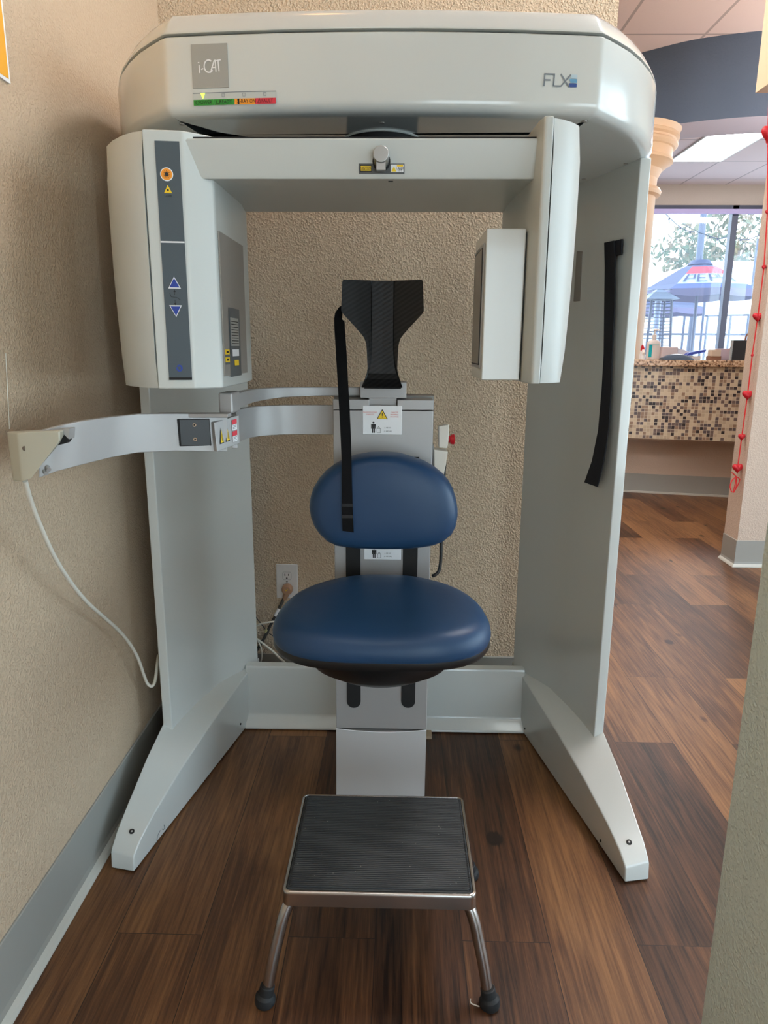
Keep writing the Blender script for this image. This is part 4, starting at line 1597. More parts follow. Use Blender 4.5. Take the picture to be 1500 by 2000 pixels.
bk = Vector((-0.008, 0.010, 0))
mb.loft([[p + bk for p in q], q], M_silver)
mb.bevel(0.0012, 2)
q0, q1, q2, q3 = q
off = (q1 - q0).cross(q3 - q0).normalized()
if off.y > 0:
    off = -off
def qf(u, v_, o_=0.0012):
    return q0 * (1 - u) * (1 - v_) + q1 * u * (1 - v_) + q2 * u * v_ + q3 * (1 - u) * v_ + off * o_
for uo in (0.13, 0.38):
    mb.face([qf(uo, .78), qf(uo + .18, .78), qf(uo + .09, .22)], M_ink)
    mb.face([qf(uo + .025, .74, .0018), qf(uo + .155, .74, .0018), qf(uo + .09, .3, .0018)], M_yellow)
    mb.face([qf(uo + .08, .68, .0024), qf(uo + .1, .68, .0024), qf(uo + .095, .45, .0024), qf(uo + .085, .45, .0024)], M_ink)
for vo in (.1, .5):
    mb.face([qf(.68, vo), qf(.88, vo), qf(.88, vo + .16), qf(.68, vo + .16)], M_redlab)
    mb.face([qf(.68, vo + .17), qf(.88, vo + .17), qf(.88, vo + .36), qf(.68, vo + .36)], M_paper)
    for k in range(3):
        vv = vo + .2 + .05 * k
        mb.face([qf(.70, vv, .0018), qf(.85, vv, .0018), qf(.85, vv + .018, .0018), qf(.70, vv + .018, .0018)], M_greytxt)
mb.build('hinge_plate', swing, smooth=False, recalc=False, label='hinge plate with yellow pinch warnings and red stickers')
# cream latch housing at the end of the swing arm
mb = MB()
Yl = 1.10
g = lambda px, py, dy=0.0: atY(px, py, Yl + dy)
top_ = [g(13.5, 843, 0.05), g(14.5, 843, 0.02), g(33, 845.5), g(55, 841.5, -0.003)]
top_.append(g(116, 841, -0.003))
top_.append(g(135, 838, 0.03)); top_.append(g(100, 838, 0.065))
bot_ = [g(25, 940, 0.05), g(26, 940, 0.02), g(43, 941.5), g(62, 936, -0.003)]
bot_.append(g(117.5, 862, -0.003)); bot_.append(g(120, 862, 0.03)); bot_.append(g(92, 900, 0.065))
mb.loft([bot_, top_], M_cream)
mb.bevel(0.003, 3, 20)
p = g(48, 876, -0.0018)
mb.disc(p + Vector((0, 0.003, 0)), (0.15, -1, 0), 0.0042, 0.003, mat('taupe_hole', (96, 84, 72), 0.6), 14)
mb.build('latch_housing', swing)
mb = MB()
q = [g(114, 838, 0.012), g(136, 837, 0.012), g(134.5, 858, 0.012)]
mb.loft([[p + Vector((0, 0.02, 0)) for p in q], q], M_silver)
q = [g(118, 846, 0.014), g(134, 857, 0.014), g(128, 866, 0.014), g(112, 870, 0.014), g(106, 872, 0.014), g(118, 858, 0.014)]
mb.loft([[p + Vector((0, 0.015, 0)) for p in q], q], M_gap)
mb.build('latch_hook', swing)
for px, py in ((92, 912), (87, 919)):
    mb = MB()
    p = g(px, py, 0.02)
    mb.disc(p, (0.6, -0.6, -0.5), 0.004, 0.008, M_silver, 12)
    mb.build('latch_pin', swing)
# thin cord from the latch, hanging along the wall to behind the column
cpts = [(49, 939, 1.125), (60, 978, 1.15), (80, 1030, 1.19), (108, 1090, 1.25), (140, 1140, 1.33), (172, 1178, 1.41), (205, 1207, 1.50), (240, 1240, 1.59), (266, 1278, 1.655), (281, 1318, 1.70), (288, 1335, 1.715), (297, 1340, 1.725), (303, 1328, 1.735), (307, 1298, 1.76), (309, 1280, 1.80)]
mb = MB()
pp = catmull([atY(a, b_, y) for a, b_, y in cpts], 5)
pp = [Vector((max(p.x, XL + 0.006), p.y, p.z)) for p in pp]
mb.tube(pp, 0.0042, M_cordw, 8)
mb.build('hand_switch_cord', CH)

# remote holder and remote at the right of the post
mb = MB()
g = lambda px, py, y: atY(px, py, y)
q = [g(847.5, 878, 1.70), g(875, 882, 1.70), g(871, 908, 1.70), g(866, 930, 1.70), g(848, 930, 1.70)]
mb.loft([q, [p + Vector((0, 0.04, 0)) for p in q]], M_cream2)
mb.bevel(0.002, 2)
q = [g(845.2, 868, 1.705), g(847.5, 870, 1.705), g(847.5, 930, 1.705), g(845.2, 930, 1.705)]
mb.loft([q, [p + Vector((0, 0.04, 0)) for p in q]], M_silver_d)
mb.build('remote_holder', CH)
RM = thing('hand_remote', 'cream hand remote with a red push button beside the grey post', 'remote', tuple(g(866, 900, 1.715)))
mb = MB()
q = [g(856.5, 833, 1.708), g(877, 829, 1.708), g(876.5, 860, 1.708), g(873.4, 876.5, 1.708), g(857, 875, 1.708)]
mb.loft([q, [p + Vector((0, 0.025, 0)) for p in q]], M_cream2)
mb.bevel(0.003, 3)
mb.build('remote_body', RM)
p = g(876, 858, 1.72)
mb = MB()
mb.tube([p + Vector((-0.003, 0, 0)), p + Vector((0.004, 0, 0)), p + Vector((0.005, 0, 0)), p + Vector((0.013, 0, 0)), p + Vector((0.0155, 0, 0))], [0.0075, 0.0085, 0.0115, 0.013, 0.010], M_redbtn, 24)
mb.build('push_button', RM)
mb = MB()
pts = [g(866, 881, 1.748), g(870, 886, 1.757), g(867, 930, 1.757), g(862.5, 1020, 1.745), g(861, 1090, 1.74), g(857, 1115, 1.735), g(848, 1124, 1.73), g(845.5, 1124, 1.735)]
mb.tube(catmull(pts, 6), 0.0042, M_black, 10)
mb.build('remote_cable', CH)
# ================================================================== STEP STOOL
ST = thing('step_stool', 'chrome step stool with a ribbed black rubber top in front of the seat', 'stool', (0.009, 1.235, 0))
sx0, sx1, sy0, sy1, sz = -0.1645, 0.187, 1.087, 1.378, 0.225


def rrect(x0, x1, y0, y1, r, n=6):
    return arc(x1 - r, y1 - r, r, 0, 90, n) + arc(x0 + r, y1 - r, r, 90, 180, n) + arc(x0 + r, y0 + r, r, 180, 270, n) + arc(x1 - r, y0 + r, r, 270, 360, n)


def rr3(d, z, r=0.014):
    return [(x, y, z) for x, y in rrect(sx0 + d, sx1 - d, sy0 + d, sy1 - d, max(r - d, 0.006))]


mb = MB()
mb.loft([rr3(0.0, sz - 0.030), rr3(0.0, sz - 0.006), rr3(0.001, sz - 0.002), rr3(0.003, sz), rr3(0.006, sz), rr3(0.0075, sz - 0.003), rr3(0.02, sz - 0.003)], M_steel, False, True)
mb.loft([rr3(0.0, sz - 0.030), rr3(0.002, sz - 0.030), rr3(0.002, sz - 0.004)], M_steel, False, True)
mb.build('top_frame', ST)
mb = MB()
mb.loft([rr3(0.007, sz - 0.003), rr3(0.0075, sz - 0.0005), rr3(0.0095, sz + 0.0005), rr3(0.011, sz - 0.0008), rr3(0.0125, sz - 0.0008), rr3(0.013, sz + 0.0015), rr3(0.0145, sz + 0.0022)], M_mat, False, True)
mb.build('rubber_mat', ST)
feet = [((-0.1975, 1.068), (-0.140, 1.112)), ((0.2160, 1.074), (0.162, 1.112)), ((-0.190, 1.400), (-0.140, 1.352)), ((0.212, 1.400), (0.162, 1.352))]
for (fx_, fy), (tx, ty) in feet:
    mb = MB()
    dx, dy = fx_ - tx, fy - ty
    pts = [(tx - dx * .25, ty, sz - 0.022), (tx - dx * 0.05, ty, sz - 0.026), (tx + dx * 0.22, ty + dy * 0.12, sz - 0.037), (tx + dx * 0.42, ty + dy * 0.3, sz - 0.062), (tx + dx * 0.56, ty + dy * 0.46, sz - 0.094), (tx + dx * 0.78, ty + dy * 0.74, sz - 0.15), (fx_ - dx * 0.03, fy - dy * 0.03, 0.012)]
    mb.tube(catmull(pts, 6), 0.0108, M_steel, 16)
    leg = mb.build('leg', ST)
    mb = MB()
    mb.tube([(fx_, fy, 0.0), (fx_, fy, 0.003), (fx_, fy, 0.010), (fx_, fy, 0.017), (fx_ - dx * .03, fy - dy * .03, 0.021), (fx_ - dx * .08, fy - dy * .08, 0.036), (fx_ - dx * .085, fy - dy * .085, 0.0375)], [0.0165, 0.0185, 0.0195, 0.0178, 0.0142, 0.0136, 0.0122], M_rubber, 22)
    mb.build('rubber_tip', leg, sharp=24)
mb = MB()
q = catmull([tuple(atZ(px, py, z)) for px, py, z in ((936, 1966, 0.006), (928, 1963, 0.004), (921, 1960, 0.004), (918.5, 1956, 0.008), (919, 1951, 0.014))], 5)
mb.tube(q, 0.0011, M_cordw, 6)
o = mb.build('loose_thread', None, origin=q[0])
tag(o, 'bit of white plastic thread on the floor at the right stool foot', 'thread')

# ================================================================== OUTLET, CORDS
YO = YB
OUT = thing('power_outlet', 'white duplex wall outlet on the beige wall left of the seat post', 'outlet', (-0.335, YO, 0.412))
a = atY(539, 1101, YO); c = atY(583, 1168, YO)
ox0, ox1, oz1, oz0 = a.x, c.x, a.z, c.z
ocx = (ox0 + ox1) / 2
mb = MB()
mb.box(ox0, ox1, YO - 0.006, YO, oz0, oz1, M_outletw)
mb.bevel(0.0025, 2)
mb.build('cover_plate', OUT)
oh = oz1 - oz0
for k, zz in ((0, oz1 - oh * 0.33), (1, oz0 + oh * 0.31)):
    mb = MB()
    pl = [(max(-0.0145, min(0.0145, 0.0172 * math.cos(2 * PI * i / 28))) + ocx + 0.0005, zz + max(-0.0135, min(0.0135, 0.0172 * math.sin(2 * PI * i / 28)))) for i in range(28)]
    mb.prism([(x, YO - 0.0072, z) for x, z in pl], (0, 0.003, 0), M_outletw)
    for dx_, h_ in ((-0.0063, 0.0042), (0.0063, 0.0036)):
        mb.box(ocx + dx_ - 0.0012, ocx + dx_ + 0.0012, YO - 0.0078, YO - 0.006, zz + 0.0035 - h_, zz + 0.0035 + h_, M_gap)
    mb.tube([(ocx, YO - 0.0078, zz - 0.008), (ocx, YO - 0.006, zz - 0.008)], 0.0026, M_gap, 12)
    mb.stroke([(pl[i][0], pl[i][1]) for i in range(28)], 0.0008, M_greytxt, lambda x, z: (x, YO - 0.0074, z), closed=True)
    mb.build('socket', OUT, smooth=False)
mb = MB(); mb.tube([(ocx, YO - 0.0075, (oz0 + oz1) / 2), (ocx, YO - 0.005, (oz0 + oz1) / 2)], 0.003, M_silver_d, 12)
mb.build('screw', OUT)
PG = thing('power_cable', 'dark power cable with a round translucent plug in the wall outlet', 'cable', tuple(atY(560, 1152, YO - 0.02)))
pc = atY(561, 1151, YO - 0.02)
mb = MB()
mb.tube([(pc.x, YO - 0.0085, pc.z), (pc.x, YO - 0.012, pc.z), (pc.x, YO - 0.026, pc.z), (pc.x, YO - 0.032, pc.z), (pc.x, YO - 0.034, pc.z)], [0.0165, 0.0185, 0.0185, 0.016, 0.012], M_plugb, 26)
pt = atY(557, 1166, YO - 0.024)
mb.tube([(pc.x, YO - 0.022, pc.z - 0.006), (pt.x, YO - 0.024, pt.z), (pt.x - 0.005, YO - 0.025, pt.z - 0.012)], [0.012, 0.009, 0.0055], M_plugb, 14)
mb.stroke([(pc.x - 0.006, pc.z + 0.006), (pc.x - 0.002, pc.z - 0.001), (pc.x + 0.004, pc.z + 0.006)], 0.0016, M_yellow, lambda x, z: (x, YO - 0.0345, z))
mb.build('plug', PG)
mb = MB()
pts = [(556, 1165, .024), (549, 1180, .03), (541, 1197, .035), (529, 1220, .04), (517, 1244, .045), (503, 1268, .05), (490, 1285, .06), (478, 1300, .07), (468, 1312, .08)]
path = catmull([atY(a, b_, YO - d) for a, b_, d in pts], 5)
mb.tube(path, 0.0050, M_cordg, 10)
mb.build('lead', PG)
mb = MB()
mb.tube([atY(545, 1188.5, YO - .033), atY(537.5, 1203, YO - .0365)], 0.0058, M_paper, 10)
mb.build('tape', PG)
mb = MB()
mb.tube([atY(522, 1229, YO - .042), atY(519, 1235, YO - .0433)], 0.0056, mat('yellowish_tag', (196, 190, 140), 0.5), 10)
mb.build('tag', PG)
mb = MB()
pts = [(474, 1238, .06), (486, 1231, .07), (500, 1222, .08), (515, 1217, .085), (535, 1214, .08), (560, 1212, .06), (600, 1218, .04), (640, 1240, .03), (662, 1280, .03)]
mb.tube(catmull([atY(a, b_, YO - d) for a, b_, d in pts], 5), 0.0031, M_cordw, 8)
o = mb.build('data_cable', None, origin=atY(515, 1217, YO - .085))
tag(o, 'white cable arching from the left column to behind the seat', 'cable')
mb = MB()
pts = [(472, 1222, .05), (486, 1234, .055), (497, 1242, .06), (506, 1256, .06), (511, 1270, .06), (511, 1285, .06), (507, 1298, .06), (502, 1312, .07)]
_e = atY(502, 1312, YO - .07)
mb.tube(catmull([atY(a, b_, YO - d) for a, b_, d in pts] + [Vector((_e.x + .004, _e.y, .08)), Vector((_e.x + .01, _e.y, .02)), Vector((_e.x + .03, _e.y, .003)), Vector((_e.x + .08, _e.y + .01, .003))], 5), 0.0026, M_cordw, 8)
o = mb.build('data_cable', None, origin=atY(506, 1256, YO - .06))
tag(o, 'thin white cable curling down behind the low rear panel', 'cable')
mb = MB()
pts = [(470, 1228, .075), (486, 1237, .075), (510, 1254, .08), (533, 1272, .085), (545, 1284, .09), (556, 1294, .1), (565, 1306, .11)]
mb.tube(catmull([atY(a, b_, YO - d) for a, b_, d in pts], 5), 0.0038, M_cordw, 8)
o = mb.build('data_cable', None, origin=atY(533, 1272, YO - .085))
tag(o, 'thicker white cable slanting down under the left edge of the seat', 'cable')
mb = MB()
pts = [(478, 1172, .012), (484, 1181, .012), (495, 1198, .012), (508, 1216, .012), (523, 1234, .012), (533, 1242, .012), (545, 1250, .012), (570, 1262, .012)]
mb.tube(catmull([atY(a, b_, YO - d) for a, b_, d in pts], 5), 0.0016, M_cordg, 8)
o = mb.build('thin_black_cable', None, origin=atY(508, 1216, YO - .012))
tag(o, 'thin black cable slanting across the wall below the outlet', 'cable')

# poster and thin wall cable on the left wall
q = [atX(16.5, 164, XL), atX(4.5, 0, XL)]
py1, pz0 = q[0].y, q[0].z
mb = MB()
mb.box(XL, XL + 0.004, py1 - 0.45, py1, pz0, pz0 + 0.6, M_paper)
mb.box(XL + 0.003, XL + 0.0048, py1 - 0.445, py1 - 0.006, pz0 + 0.006, pz0 + 0.594, mat('golden_yellow_poster', (232, 168, 50), 0.5))
o = mb.build('wall_poster', None, origin=(XL, py1 - 0.2, pz0 + 0.3), smooth=False)
tag(o, 'golden yellow poster with a white border on the left wall', 'poster')
mb = MB()
mb.tube([atX(x, y, XL + 0.002) for x, y in ((11, 690), (14, 750), (17, 810), (18.5, 838))], 0.0008, M_cordw, 6)
o = mb.build('wall_wire', None, origin=atX(17, 810, XL + 0.002))
tag(o, 'thin pale wire on the left wall above the cream latch', 'wire')

# ================================================================== HEART GARLAND
XG = 1.912
g = lambda px, py, y=3.885: atY(px, py, y)
GA = thing('heart_garland', 'red ribbon garland of glitter hearts hanging on the wall end', 'garland', tuple(g(1440, 915)))
hs = [(1500, 262, 30, .75), (1499, 415, 9, .9), (1492, 522.5, 10, .75), (1480, 620, 19, 1.0), (1469, 695, 8.5, .6), (1460, 772, 20, 1.0), (1448.5, 854, 15, .9), (1440.5, 915, 20, 1.0)]
mb = MB()
cl = [g(1503, 150)] + [g(x, y) for x, y, _, _ in hs]
mb.tube(cl, 0.0032, M_ribbon, 6)
mb.build('ribbon', GA)
for x, y, w_, asp in hs:
    c = g(x, y)
    s_ = w_ / 2 * 3.95 / CF * 1.05
    mb = MB()
    hp = []
    for k in range(36):
        t_ = 2 * PI * k / 36
        hp.append((math.sin(t_) ** 3 * asp, (13 * math.cos(t_) - 5 * math.cos(2 * t_) - 2 * math.cos(3 * t_) - math.cos(4 * t_)) / 16.0 + 0.1))
    rings = []
    for sc_, d in ((0.12, -0.5), (0.5, -0.46), (0.8, -0.32), (0.95, -0.15), (1, 0), (0.95, 0.15), (0.8, 0.32), (0.5, 0.46), (0.12, 0.5)):
        rings.append([c + Vector((u * s_ * sc_, d * s_, v_ * s_ * sc_)) for u, v_ in hp])
    mb.loft(rings, M_red)
    mb.build('heart', GA)
mb = MB()
loops = [[(1438, 931), (1430, 938), (1426, 950), (1429, 960), (1434, 960), (1438, 950), (1439, 938), (1438, 931)],
         [(1438, 931), (1436, 945), (1432, 962), (1437, 955), (1443, 943), (1444, 935), (1438, 931)],
         [(1438, 931), (1432, 925), (1429, 923)], [(1438, 931), (1443, 934), (1445.5, 937)]]
for lp in loops:
    mb.tube(catmull([g(x, y, 3.88) for x, y in lp], 4), 0.0028, M_ribbon, 6)
mb.build('bow', GA)

# ================================================================== RECEPTION COUNTER
CT = thing('reception_counter', 'reception counter clad in brown mosaic tiles with a granite top', 'counter', (2.4, 5.8, 0))
cA, cB = Vector((1.80, 5.764, 0)), Vector((4.6, 5.11, 0))
cd = (cB - cA).normalized()
cn = Vector((-cd.y, cd.x, 0))      # away from the camera
cl_ = (cB - cA).length


def cbox(mb, d0, d1, z0, z1, m, u0=0.0, u1=None):
    u1 = cl_ if u1 is None else u1
    mb.plan([tuple((cA + cd * u + cn * d)[:2]) for u, d in ((u0, d0), (u1, d0), (u1, d1), (u0, d1))], z0, z1, m)


# mosaic in a rotated local frame so that the tiles follow the panel
mbm = MB()
mbm.box(0, cl_, 0, 0.03, 0, 0.565, M_mosaic)
me_o = mbm.build('mosaic_panel', None, smooth=False)
me_o.parent = CT
me_o.location = cA + Vector((0, 0, 0.478)) - ORIG[CT.name]
me_o.rotation_euler = (0, 0, math.atan2(cd.y, cd.x))
mb = MB(); cbox(mb, 0.03, 0.2, 0.478, 1.043, M_wall_far); mb.build('counter_wall', CT, smooth=False)
mb = MB(); cbox(mb, -0.03, 0.215, 1.044, 1.094, M_granite); mb.bevel(0.006, 2); mb.build('granite_top', CT)
mb = MB(); cbox(mb, 0.2, 0.23, 0.0, 0.478, M_wall_far); cbox(mb, 0.03, 0.23, 0.46, 0.478, M_wall_far); mb.build('base_wall', CT, smooth=False)
mb = MB(); cbox(mb, 0.192, 0.2, 0.015, 0.16, M_vbase); cbox(mb, 0.18, 0.2, 0.0, 0.015, M_vtoe); mb.build('kick_board', CT, smooth=False)

ZI = 1.094
def on(px, d=0.2):
    """point on the counter top seen at picture column px, d metres behind the front edge"""
    return atPlane(px, 700, (cA + cn * d)[:2], (cB + cn * d)[:2])


def pt(px, d=0.2):
    p = on(px, d)
    return Vector((p.x, p.y, ZI))


pxm = lambda p: (p - CC).dot(CFW) / CF     # metres per pixel at p
# sanitizer pump bottle
p = pt(1274.5, 0.14); s_ = pxm(p)
BT = thing('sanitizer_bottle', 'clear hand sanitizer pump bottle with a teal label at the left end of the counter', 'bottle', tuple(p))
mb = MB()
Mb = mat('clear_gel', (222, 214, 208), 0.2)
w_, h_ = 13.5 * s_, 36 * s_
mb.loft([[(p.x + w_ * a * math.cos(2 * PI * k / 24), p.y + w_ * 0.6 * a * math.sin(2 * PI * k / 24), p.z + z) for k in range(24)] for a, z in ((.9, 0), (1, .01), (1, h_ * .8), (.92, h_ * .93), (.6, h_), (.32, h_ * 1.03), (.3, h_ * 1.1))], Mb)
mb.build('bottle_body', BT)
mb = MB()
mb.tube([(p.x, p.y, p.z + h_ * 1.08), (p.x, p.y, p.z + h_ * 1.3), (p.x, p.y, p.z + h_ * 1.32), (p.x, p.y, p.z + h_ * 1.55)], [.017, .017, .006, .006], Mb, 12)
mb.tube([(p.x - .012, p.y, p.z + h_ * 1.55), (p.x + .028, p.y - .01, p.z + h_ * 1.55), (p.x + .036, p.y - .012, p.z + h_ * 1.5)], [.009, .006, .005], Mb, 8)
mb.build('pump', BT)
mb = MB()
mb.box(p.x - w_ * 0.82, p.x - w_ * 0.40, p.y - w_ * .62, p.y - w_ * .52, p.z + h_ * .13, p.z + h_ * .78, mat('teal_label', (0, 168, 178), 0.4))
mb.box(p.x - w_ * 0.4, p.x + w_ * 0.55, p.y - w_ * .62, p.y - w_ * .54, p.z + h_ * .76, p.z + h_ * .78, mat('teal_label', (0, 168, 178), 0.4))
mb.build('bottle_label', BT)
# small red and white figurine
p = pt(1254, 0.16); s_ = pxm(p)
FG = thing('gnome_figurine', 'small red hatted white bearded figurine left of the sanitizer bottle', 'figurine', tuple(p))
mb = MB(); mb.tube([p + Vector((0, 0, 0)), p + Vector((0, 0, .03)), p + Vector((0, 0, .06))], [.022, .024, .016], M_paper, 14); mb.build('body', FG)
mb = MB(); mb.tube([p + Vector((0, -.012, .03)), p + Vector((0, -.018, .055)), p + Vector((0, -.012, .075))], [.008, .016, .01], mat('white_beard', (235, 230, 226), 0.8), 12); mb.build('beard', FG)
mb = MB(); mb.tube([p + Vector((0, 0, .068)), p + Vector((0, 0, .075)), p + Vector((-.004, 0, .10)), p + Vector((-.006, 0, .115))], [.019, .018, .012, .004], M_red, 14); mb.build('hat', FG)
# tissue tub / white tray
p = pt(1304, 0.15); s_ = pxm(p)
mb = MB()
mb.box(p.x - 15 * s_, p.x + 16 * s_, p.y - .03, p.y + .06, ZI, ZI + 24 * s_, mat('frosted_tub', (214, 200, 200), 0.35))
mb.bevel(0.006, 2)
tag(mb.build('plastic_tub', None, origin=p), 'frosted white plastic tub behind the dark rounded scanner on the counter', 'tub')
# dark rounded object (desk phone back / scanner) with highlight
p = pt(1321, 0.04); s_ = pxm(p)
mb = MB()
rings = []
for k in range(13):
    t_ = k / 12
    x = p.x + (-29 + 58 * t_) * s_
    hh = (11.5 * math.sin(PI * (0.06 + 0.88 * t_)) ** 0.6) * s_
    rings.append([(x, p.y + .05 * math.cos(a), ZI + max(0, hh * math.sin(a))) for a in [PI * i / 10 for i in range(11)]])
mb.loft(rings, mat('slate_blue_plastic', (72, 92, 112), 0.3))
tag(mb.build('desk_mouse_pad_rest', None, origin=p), 'dark slate blue rounded cushion lying on the counter edge', 'cushion')
bpy.data.objects['desk_mouse_pad_rest'].name = 'wrist_cushion'
# blue folder
p = pt(1352, 0.12); s_ = pxm(p)
mb = MB()
fz = ZI + 6 * s_
mb.loft([[(p.x - 20 * s_, p.y - .03, fz), (p.x + 21 * s_, p.y - .03, fz + 9 * s_), (p.x + 23 * s_, p.y - .03, fz + 14 * s_), (p.x - 8 * s_, p.y - .03, fz + 8 * s_)], [(p.x - 20 * s_, p.y + .03, fz), (p.x + 21 * s_, p.y + .03, fz + 9 * s_), (p.x + 23 * s_, p.y + .03, fz + 14 * s_), (p.x - 8 * s_, p.y + .03, fz + 8 * s_)]], mat('royal_blue_folder', (62, 84, 190), 0.4))
mb.box(p.x - 14 * s_, p.x + 14 * s_, p.y - .02, p.y + .02, ZI, fz + 1.5 * s_, M_paper)
tag(mb.build('blue_folder', None, origin=p), 'royal blue folder lying tilted on papers on the counter', 'folder')
# pale sheet sticking out behind
p = pt(1335, 0.17); s_ = pxm(p)
mb = MB()
mb.loft([[(p.x - 14 * s_, p.y, ZI), (p.x + 10 * s_, p.y, ZI), (p.x + 10 * s_, p.y, ZI + 16 * s_), (p.x - 14 * s_, p.y, ZI + 22 * s_)], [(p.x - 14 * s_, p.y + .05, ZI), (p.x + 10 * s_, p.y + .05, ZI), (p.x + 10 * s_, p.y + .05, ZI + 15 * s_), (p.x - 14 * s_, p.y + .05, ZI + 21 * s_)]], M_paper)
tag(mb.build('paper_stack', None, origin=p), 'white paper stack standing behind the blue folder', 'papers')
# card box
p = pt(1395, 0.06); s_ = pxm(p)
BX = thing('card_box', 'small brown and cream box right of the blue folder on the counter', 'box', tuple(p))
mb = MB(); mb.box(p.x - 11 * s_, p.x + 11 * s_, p.y - .02, p.y + .05, ZI, ZI + 8 * s_, mat('brown_card', (150, 112, 92), 0.6)); mb.build('tray', BX, smooth=False)
mb = MB(); mb.box(p.x - 10 * s_, p.x + 9 * s_, p.y - .028, p.y + .04, ZI + 7 * s_, ZI + 20 * s_, mat('cream_card', (216, 200, 180), 0.6)); mb.bevel(.003, 1); mb.build('cards', BX, smooth=False)
# clear holder
p = pt(1413, 0.16); s_ = pxm(p)
mb = MB()
mb.box(p.x - 16 * s_, p.x + 16 * s_, p.y - .01, p.y + .03, ZI, ZI + 22 * s_, mat('clear_acrylic', (206, 192, 204), 0.15))
mb.bevel(.004, 1)
tag(mb.build('acrylic_holder', None, origin=p), 'pale acrylic leaflet holder left of the dark framed sign', 'holder')
# dark sign
p = pt(1446, 0.03); s_ = pxm(p)
SG = thing('counter_sign', 'dark upright framed sign at the right end of the counter', 'sign', tuple(p))
mb = MB(); mb.box(p.x - 21 * s_, p.x + 22 * s_, p.y - .01, p.y + .01, ZI, ZI + 38.5 * s_, mat('pale_sign_frame', (186, 200, 206), 0.3)); mb.build('frame', SG, smooth=False)
mb = MB(); mb.box(p.x - 18 * s_, p.x + 22 * s_, p.y - .014, p.y - .009, ZI + 1 * s_, ZI + 38 * s_, mat('dark_slate_board', (52, 58, 64), 0.5)); mb.build('board', SG, smooth=False)
# basket with looped handle
p = pt(1440, 0.19); s_ = pxm(p)
BK = thing('wicker_basket', 'brown wicker basket with a looped handle behind the sign', 'basket', tuple(p))
Mw = mat('brown_wicker', (176, 124, 96), 0.7)
mb = MB(); mb.tube([(p.x + 4 * s_, p.y, ZI), (p.x + 4 * s_, p.y, ZI + 26 * s_), (p.x + 4 * s_, p.y, ZI + 38 * s_)], [10 * s_, 12 * s_, 13 * s_], Mw, 20); mb.build('basket_body', BK)
mb = MB(); mb.tube([(p.x + (18 + 7 * math.cos(a)) * s_, p.y, ZI + (38 + 13 * math.sin(a)) * s_) for a in [PI * k / 12 for k in range(13)]], 1.6 * s_, Mw, 8); mb.build('handle', BK)
mb = MB()
for dx_, zz in ((-20, 28), (-13, 31), (-6, 29)):
    mb.tube([(p.x + dx_ * s_, p.y - .06, ZI + 20 * s_), (p.x + dx_ * s_, p.y - .06, ZI + zz * s_)], [4 * s_, 2.5 * s_], mat('peach_wrapper', (230, 160, 130), 0.5), 8)
mb.build('wrapped_treats', BK)

# ================================================================== OUTSIDE
def ground(p):
    return Vector((p.x, p.y, -0.02))


Mnavy = mat('navy_canopy', (26, 28, 70), 0.7)
Mblue = mat('blue_canopy', (20, 34, 110), 0.7)
Mwht = mat('white_canopy', (146, 152, 172), 0.7)
Mcred = mat('red_canopy', (168, 12, 34), 0.7)
Mpole = mat('grey_blue_pole', (74, 78, 96), 0.5)


